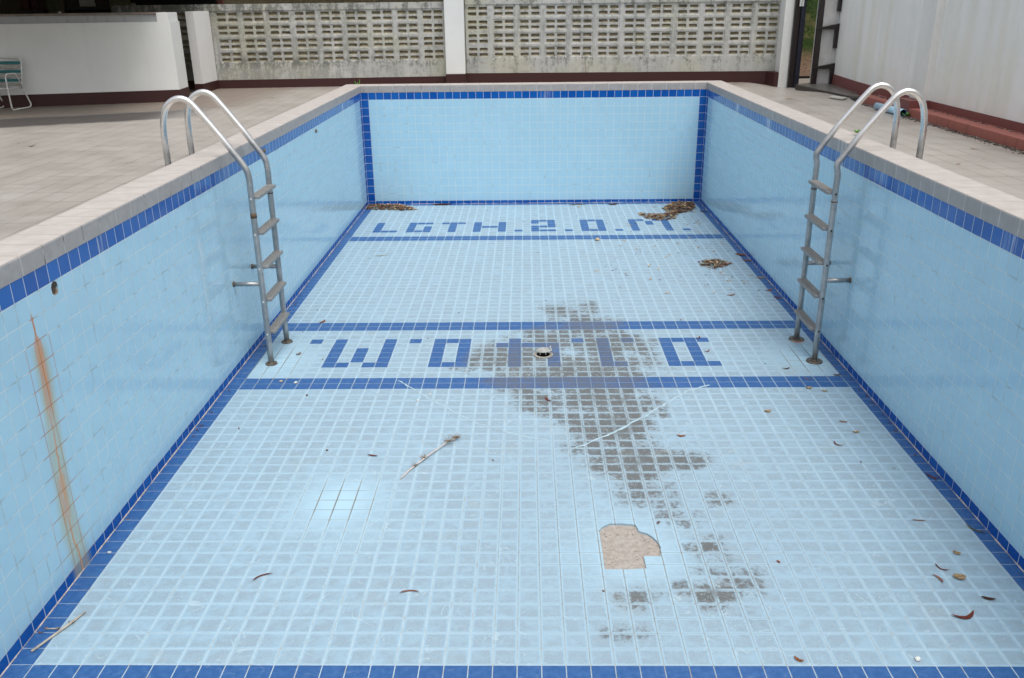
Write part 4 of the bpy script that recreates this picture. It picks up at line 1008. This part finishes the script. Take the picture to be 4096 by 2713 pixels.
LV=[('long thin red curved leaf on the near left floor',1.413,.935,.21,.011,D(35),'red',-.5),
('red arched leaf on the near floor, right of the longest red one',2.558,.754,.19,.011,D(5),'pink',-.5),
('small red leaf on the left floor, left of the pale stick',1.946,2.814,.14,.016,D(-12),'red',-.15),
('orange leaf on the pale tiles beyond the double band, by the left ladder',.627,6.58,.13,.02,D(60),'orange',.4),
('red-orange leaf on the grimy tiles just in front of the middle band',3.659,4.061,.17,.017,D(-60),'red',.3),
('orange-brown leaf right of the grime, mid floor',4.966,3.203,.12,.021,D(-5),'orange',.1),
('rounded tan leaf on clean tiles right of the pale crack',5.967,3.752,.10,.034,D(5),'tan',.1),
('red curved leaf halfway down the right side of the floor',6.457,3.022,.15,.012,D(-55),'red',.5),
('orange leaf just beyond a tan one on the right of the floor',6.676,3.505,.12,.014,D(-15),'orange',.1),
('curled tan leaf just nearer than an orange one on the right',6.722,3.275,.09,.024,D(0),'tan',.2),
('pale lobed leaf just in front of the middle band, far right',6.576,4.339,.10,.034,D(0),'tan',.1),
('tan leaf by the middle band, between a lobed leaf and the right wall',6.727,4.257,.08,.024,D(-20),'tan',.2),
('thin pink leaf lying on the middle band, right side',6.637,4.588,.13,.012,D(-30),'pink',.1),
('brown folded leaf by the right ladder flange',6.481,4.891,.13,.015,D(10),'brown',.3),
('small red curled leaf above the D of the near inscription',5.634,5.902,.11,.014,D(40),'red',.6),
('small red curled leaf inside the D of the near inscription',5.661,5.443,.11,.013,D(30),'red',.5),
('dark brown leaf at the right end of the middle band',7.007,4.695,.13,.02,D(0),'brown',.1),
('dark red curved leaf against the foot of the right wall',7.10,2.40,.17,.014,D(-50),'red',.4),
('grey-green curved pod against the foot of the right wall',7.08,1.559,.22,.014,D(-52),'grey',.3),
('thin pink-brown leaf near the right wall',6.68,1.686,.17,.009,D(-8),'pink',-.25),
('tan curled leaf near the right edge of the light floor',6.781,1.232,.08,.028,D(-30),'tan',.2),
('pink crescent leaf left of the big lobed tan leaf',6.496,.907,.14,.015,D(-72),'pink',-.5),
('dark red curved leaf just beyond the pink crescent',6.577,1.039,.15,.010,D(-50),'red',.4),
('big rounded tan leaf with a notch, near right',6.659,.927,.13,.045,D(0),'tan',.05),
('brown pointed leaf at the right edge of the frame',6.75,.676,.13,.02,D(-18),'brown',-.1),
('big wine-red crescent leaf near the lower right',6.493,.492,.24,.021,D(14),'red',.5),
('small brown leaf just above the near dark band',5.209,.053,.09,.017,D(-40),'orange',.2),
('yellow straw lying on the far left part of the floor',.909,9.899,.30,.010,D(14),'yel',0),
('dark curved pod lying by the far wall',4.527,13.80,.34,.030,D(8),'grey',-.5),
('dark brown leaf by the far wall, right of the curved pod',5.285,13.82,.22,.045,D(20),'brown',.3),
('brown leaf touching the foot of the far wall, near its right end',6.654,13.95,.20,.04,D(0),'brown',.2),
('brown leaf on the right border tiles beyond the far band',7.08,13.073,.18,.03,D(-35),'brown',.4),
('small orange leaf on the light floor level with the right ladder',6.438,7.636,.13,.02,D(10),'orange',.3),
('broad orange leaf at the foot of the right wall, farthest of three',7.08,9.795,.2,.045,D(-40),'orange',.1),
('orange leaf at the foot of the right wall, middle of three',7.10,9.451,.17,.028,D(-30),'orange',.3),
('tan leaf at the foot of the right wall beyond the ladder',7.08,8.48,.14,.03,D(-10),'tan',.2),
('orange leaf on the right border near the ladder treads',7.05,7.848,.12,.022,D(20),'orange',.3),
('reddish leaf on the border just behind the right ladder',7.08,7.50,.12,.02,D(-20),'red',.3),
('yellow-brown leaf tucked by the far foot of the right ladder',6.98,6.15,.08,.025,D(60),'yel',.2),
('grey leaf between the feet of the left ladder',.59,5.411,.10,.030,D(50),'stone',.2),
('brown clump of leaf against the far wall, left half',1.62,13.93,.42,.06,D(4),'brown',.05),
('small green-brown leaf on the border beside the left ladder foot',.085,5.70,.08,.014,D(-10),'grey',.2)]
for a in LV: leaf(*a)
# many tiny bits nobody could count
m=MB(); 
for k in range(200):
    q=random.random()
    if q<.45: x,y=random.uniform(4.6,7.0),random.uniform(7.5,13.8)
    elif q<.7: x,y=random.choice((W-.03-abs(random.gauss(0,.03)),.03+abs(random.gauss(0,.03)))),random.uniform(0,13.8)
    elif q<.85: x,y=random.uniform(.2,7),YF-.03-abs(random.gauss(0,.06))
    else: x,y=random.uniform(.2,7),random.uniform(0,13.5)
    add_leaf(m.bm,x,y,0,random.uniform(.015,.055),random.uniform(.004,.011),random.uniform(0,6.3),random.uniform(-.4,.4),.004,.4,4)
tag(m.build('leaf_litter',ML['brown']),'tiny brown leaf bits scattered over the pool floor',None,None,'stuff')
m=MB()
for k in range(34):
    x,y=random.uniform(4.4,7.0),random.uniform(7.5,13.8); add_leaf(m.bm,x,y,0,random.uniform(.05,.12),random.uniform(.008,.02),random.uniform(0,6.3),random.uniform(-.4,.4),.01,.4,5)
tag(m.build('leaf_litter',ML['tan']),'small tan leaf bits scattered over the far right floor',None,None,'stuff')
def pile(label,poly,n,h,Ls=(.05,.13)):
    root=empty('leaf_pile',(sum(p[0] for p in poly)/len(poly),sum(p[1] for p in poly)/len(poly),0),label,'leaf pile','drifts of dead leaves in the far corners')
    cx,cy=root.location.x,root.location.y
    for mat,k,nm in (('brown',.36,'dark_leaves'),('mid',.30,'brown_leaves'),('tan',.14,'pale_leaves'),('grey',.20,'grey_leaves')):
        m=MB(); c=0
        while c<n*k:
            x=random.uniform(min(p[0] for p in poly),max(p[0] for p in poly)); y=random.uniform(min(p[1] for p in poly),max(p[1] for p in poly))
            if not inside((x,y),poly): continue
            c+=1
            q=near_edge((x,y),poly); e=min(1,math.dist((x,y),q)/.14)
            L=random.uniform(*Ls); add_leaf(m.bm,x,y,random.random()*h*e,L,L*random.uniform(.08,.24),random.uniform(0,6.3),random.uniform(-.7,.7),random.uniform(0,.04)*e,random.uniform(.2,1.),5)
        m.build(nm,ML[mat],root)
pile('long drift of dead leaves in the far left corner of the pool',[(.05,13.5),(.03,13.9),(.06,13.98),(.62,13.98),(.95,13.75),(1.12,13.45),(.85,13.36),(.4,13.5)],330,.04)
pile('largest heap of dead leaves in the far right corner',[(6.28,13.35),(6.42,13.7),(6.62,13.94),(7.0,13.97),(7.02,13.6),(6.86,13.15),(6.62,12.98),(6.35,13.1)],430,.05)
pile('low tongue of dead leaves left of the far right heap',[(5.74,13.05),(5.72,12.85),(5.85,12.5),(6.14,12.32),(6.42,12.5),(6.55,12.98),(6.45,13.1),(6.2,12.85),(5.95,12.9)],230,.03)
pile('small separate heap of brown leaves on the right of the far floor',[(6.27,9.38),(6.5,9.52),(6.66,9.52),(6.82,9.3),(6.68,9.1),(6.44,8.97),(6.30,9.15)],150,.03,(.04,.11))
# twigs
def stick(name,label,pts,r,mat,knots=()):
    root=empty(name,pts[0],label,'stick'); m=MB(); m.tube(pts,r,10); m.build('stem',mat,root)
    for (p,n_,L) in knots:
        m=MB()
        for k in range(n_):
            a=random.uniform(0,6.28); q=Vector(p)+Vector((math.cos(a)*L*random.uniform(.5,1),math.sin(a)*L*random.uniform(.5,1),random.uniform(0,L*.5)))
            m.tube([p,q],[.003,.0006],5)
        m.build('side_shoot',lm('dry_shoots',(.22,.155,.09,1)),root)
    return root
M_st=simple('bleached_stick',(.56,.49,.44,1),.6,30,.12)
stick('bamboo_stick','pale bamboo stick with dry shoots lying across the middle of the floor',[(2.269,2.368,.008),(2.345,2.55,.010),(2.42,2.67,.018),(2.53,2.86,.024),(2.64,3.03,.03),(2.764,3.19,.02)],[.006,.008,.008,.007,.006,.004],M_st,[((2.375,2.60,.02),14,.05),((2.45,2.74,.025),16,.06),((2.66,3.05,.03),26,.08),((2.72,3.14,.025),26,.09)])
M_st2=simple('grey_stick',(.42,.38,.31,1),.6,30,.15)
stick('bamboo_stick','pale bamboo stick lying against the left border tiles in the near left corner',[(.085,.115,.009),(.16,.28,.010),(.222,.42,.012),(.26,.52,.01)],[.0085,.009,.0085,.006],M_st2,[((.215,.40,.012),12,.035)])
stick('twig','tiny knotted twig beside the near left wall',[(.06,.345,.006),(.15,.345,.008)],.005,M_st2,[((.06,.345,.006),6,.02),((.145,.345,.008),8,.025)])
# pebbles and chips
def pebble(label,x,y,r,mat,z=0):
    m=MB(); bmesh.ops.create_icosphere(m.bm,subdivisions=2,radius=r,matrix=Matrix.Translation((x,y,z+r*.35))@Matrix.Rotation(random.uniform(0,3),4,'Z')@Matrix.Diagonal((1.3,.9,.5,1)))
    for v in m.bm.verts: v.co+=Vector((random.uniform(-1,1),random.uniform(-1,1),random.uniform(-1,1)))*r*.14
    for f_ in m.bm.faces: f_.smooth=True
    tag(m.build('pebble',ML[mat]),label,'pebble','pebbles and chips on the pool floor')
pebble('round tan stone on the far floor in front of the inscription',4.726,10.85,.05,'tan')
pebble('tan pebble on the middle band, nearer the left ladder',.592,4.578,.020,'tan')
pebble('pale chip on the middle band, right of a tan pebble',.772,4.54,.022,'white')
pebble('white chip left of centre just below the middle band',2.235,4.052,.016,'white')
pebble('white chip close beneath the middle band, farther of two',2.356,4.207,.014,'white')
pebble('brown speck of stone below the middle band on the left',.98,4.2,.014,'brown')
pebble('white chip at the near dark band on the right',5.987,.06,.020,'white')
pebble('pale pebble on the left border tiles near the rust streak',.10,1.25,.013,'white')
pebble('dark grey chip on the floor left of the bamboo stick',1.478,2.928,.012,'brown')
pebble('grey chip above the near W-shaped letter',.93,5.25,.012,'stone')
pebble('small reddish pebble near the middle right floor',5.366,1.122,.013,'red')
# deck bits
leaf('curled brown leaf lying on the left deck beside the ladder handles',-3.03,6.85,.10,.02,D(10),'stone',.3,.02,.5,ZK,group='leaves lying on the deck')
leaf('tiny red-brown leaf caught at the outer edge of the left coping',-.40,2.95,.06,.02,D(80),'orange',.1,.03,.5,ZK+.02,group='leaves lying on the deck')
leaf('tan leaf scrap on the right deck beyond the coping',8.2,11.75,.14,.03,D(-10),'tan',.2,.01,.2,ZK,group='leaves lying on the deck')
leaf('tan leaf on the right deck, right of the ladder handles',8.75,5.95,.10,.014,D(-5),'tan',.1,.01,.3,ZK,group='leaves lying on the deck')
leaf('small brown leaf on the right deck tiles in front of the ladder',8.1,4.95,.05,.01,D(-5),'orange',.1,.01,.3,ZK,group='leaves lying on the deck')
def weed(label,x,y,z,n,L,parent=None):
    root=empty('weed',(x,y,z),label,'weed','weeds growing from the paving')
    m=MB()
    for k in range(n):
        a=k*2*math.pi/n+random.uniform(-.4,.4); r=L*.45
        px,py=x+math.cos(a)*r*.8,y+math.sin(a)*r*.8
        add_leaf(m.bm,px,py,z+.02+random.random()*.03,L*random.uniform(.6,1),L*.2,a,random.uniform(-.2,.2),.03,.4,6)
    m.build('leaves',ML['green'],root)
    m=MB(); 
    for k in range(3): m.tube([(x,y,z),(x+random.uniform(-.02,.02),y+random.uniform(-.02,.02),z+.07)],[.003,.002],5)
    m.build('stem',ML['green'],root); return root
weed('small green weed growing at the right coping beside the ladder',7.50,6.32,ZD,6,.10)
wd2=empty('weed',(.35,15.3,ZK),'tall thin green sprout at the far left corner of the coping','weed','weeds growing from the paving')
m=MB(); 
for (dx,dz) in ((-.07,.05),(.05,.09),(-.01,.03),(-.14,-.02)): m.tube([(-.12+0,14.45,ZK),(-.12+dx*.5,14.45,ZK+.10+dz*.3),(-.12+dx,14.45,ZK+.13+dz)],[.006,.012,.001],6)
m.build('blades',ML['green'],wd2)
weed('small weed in the corner by the pilaster of the white building',9.20,8.98,ZK,5,.10)
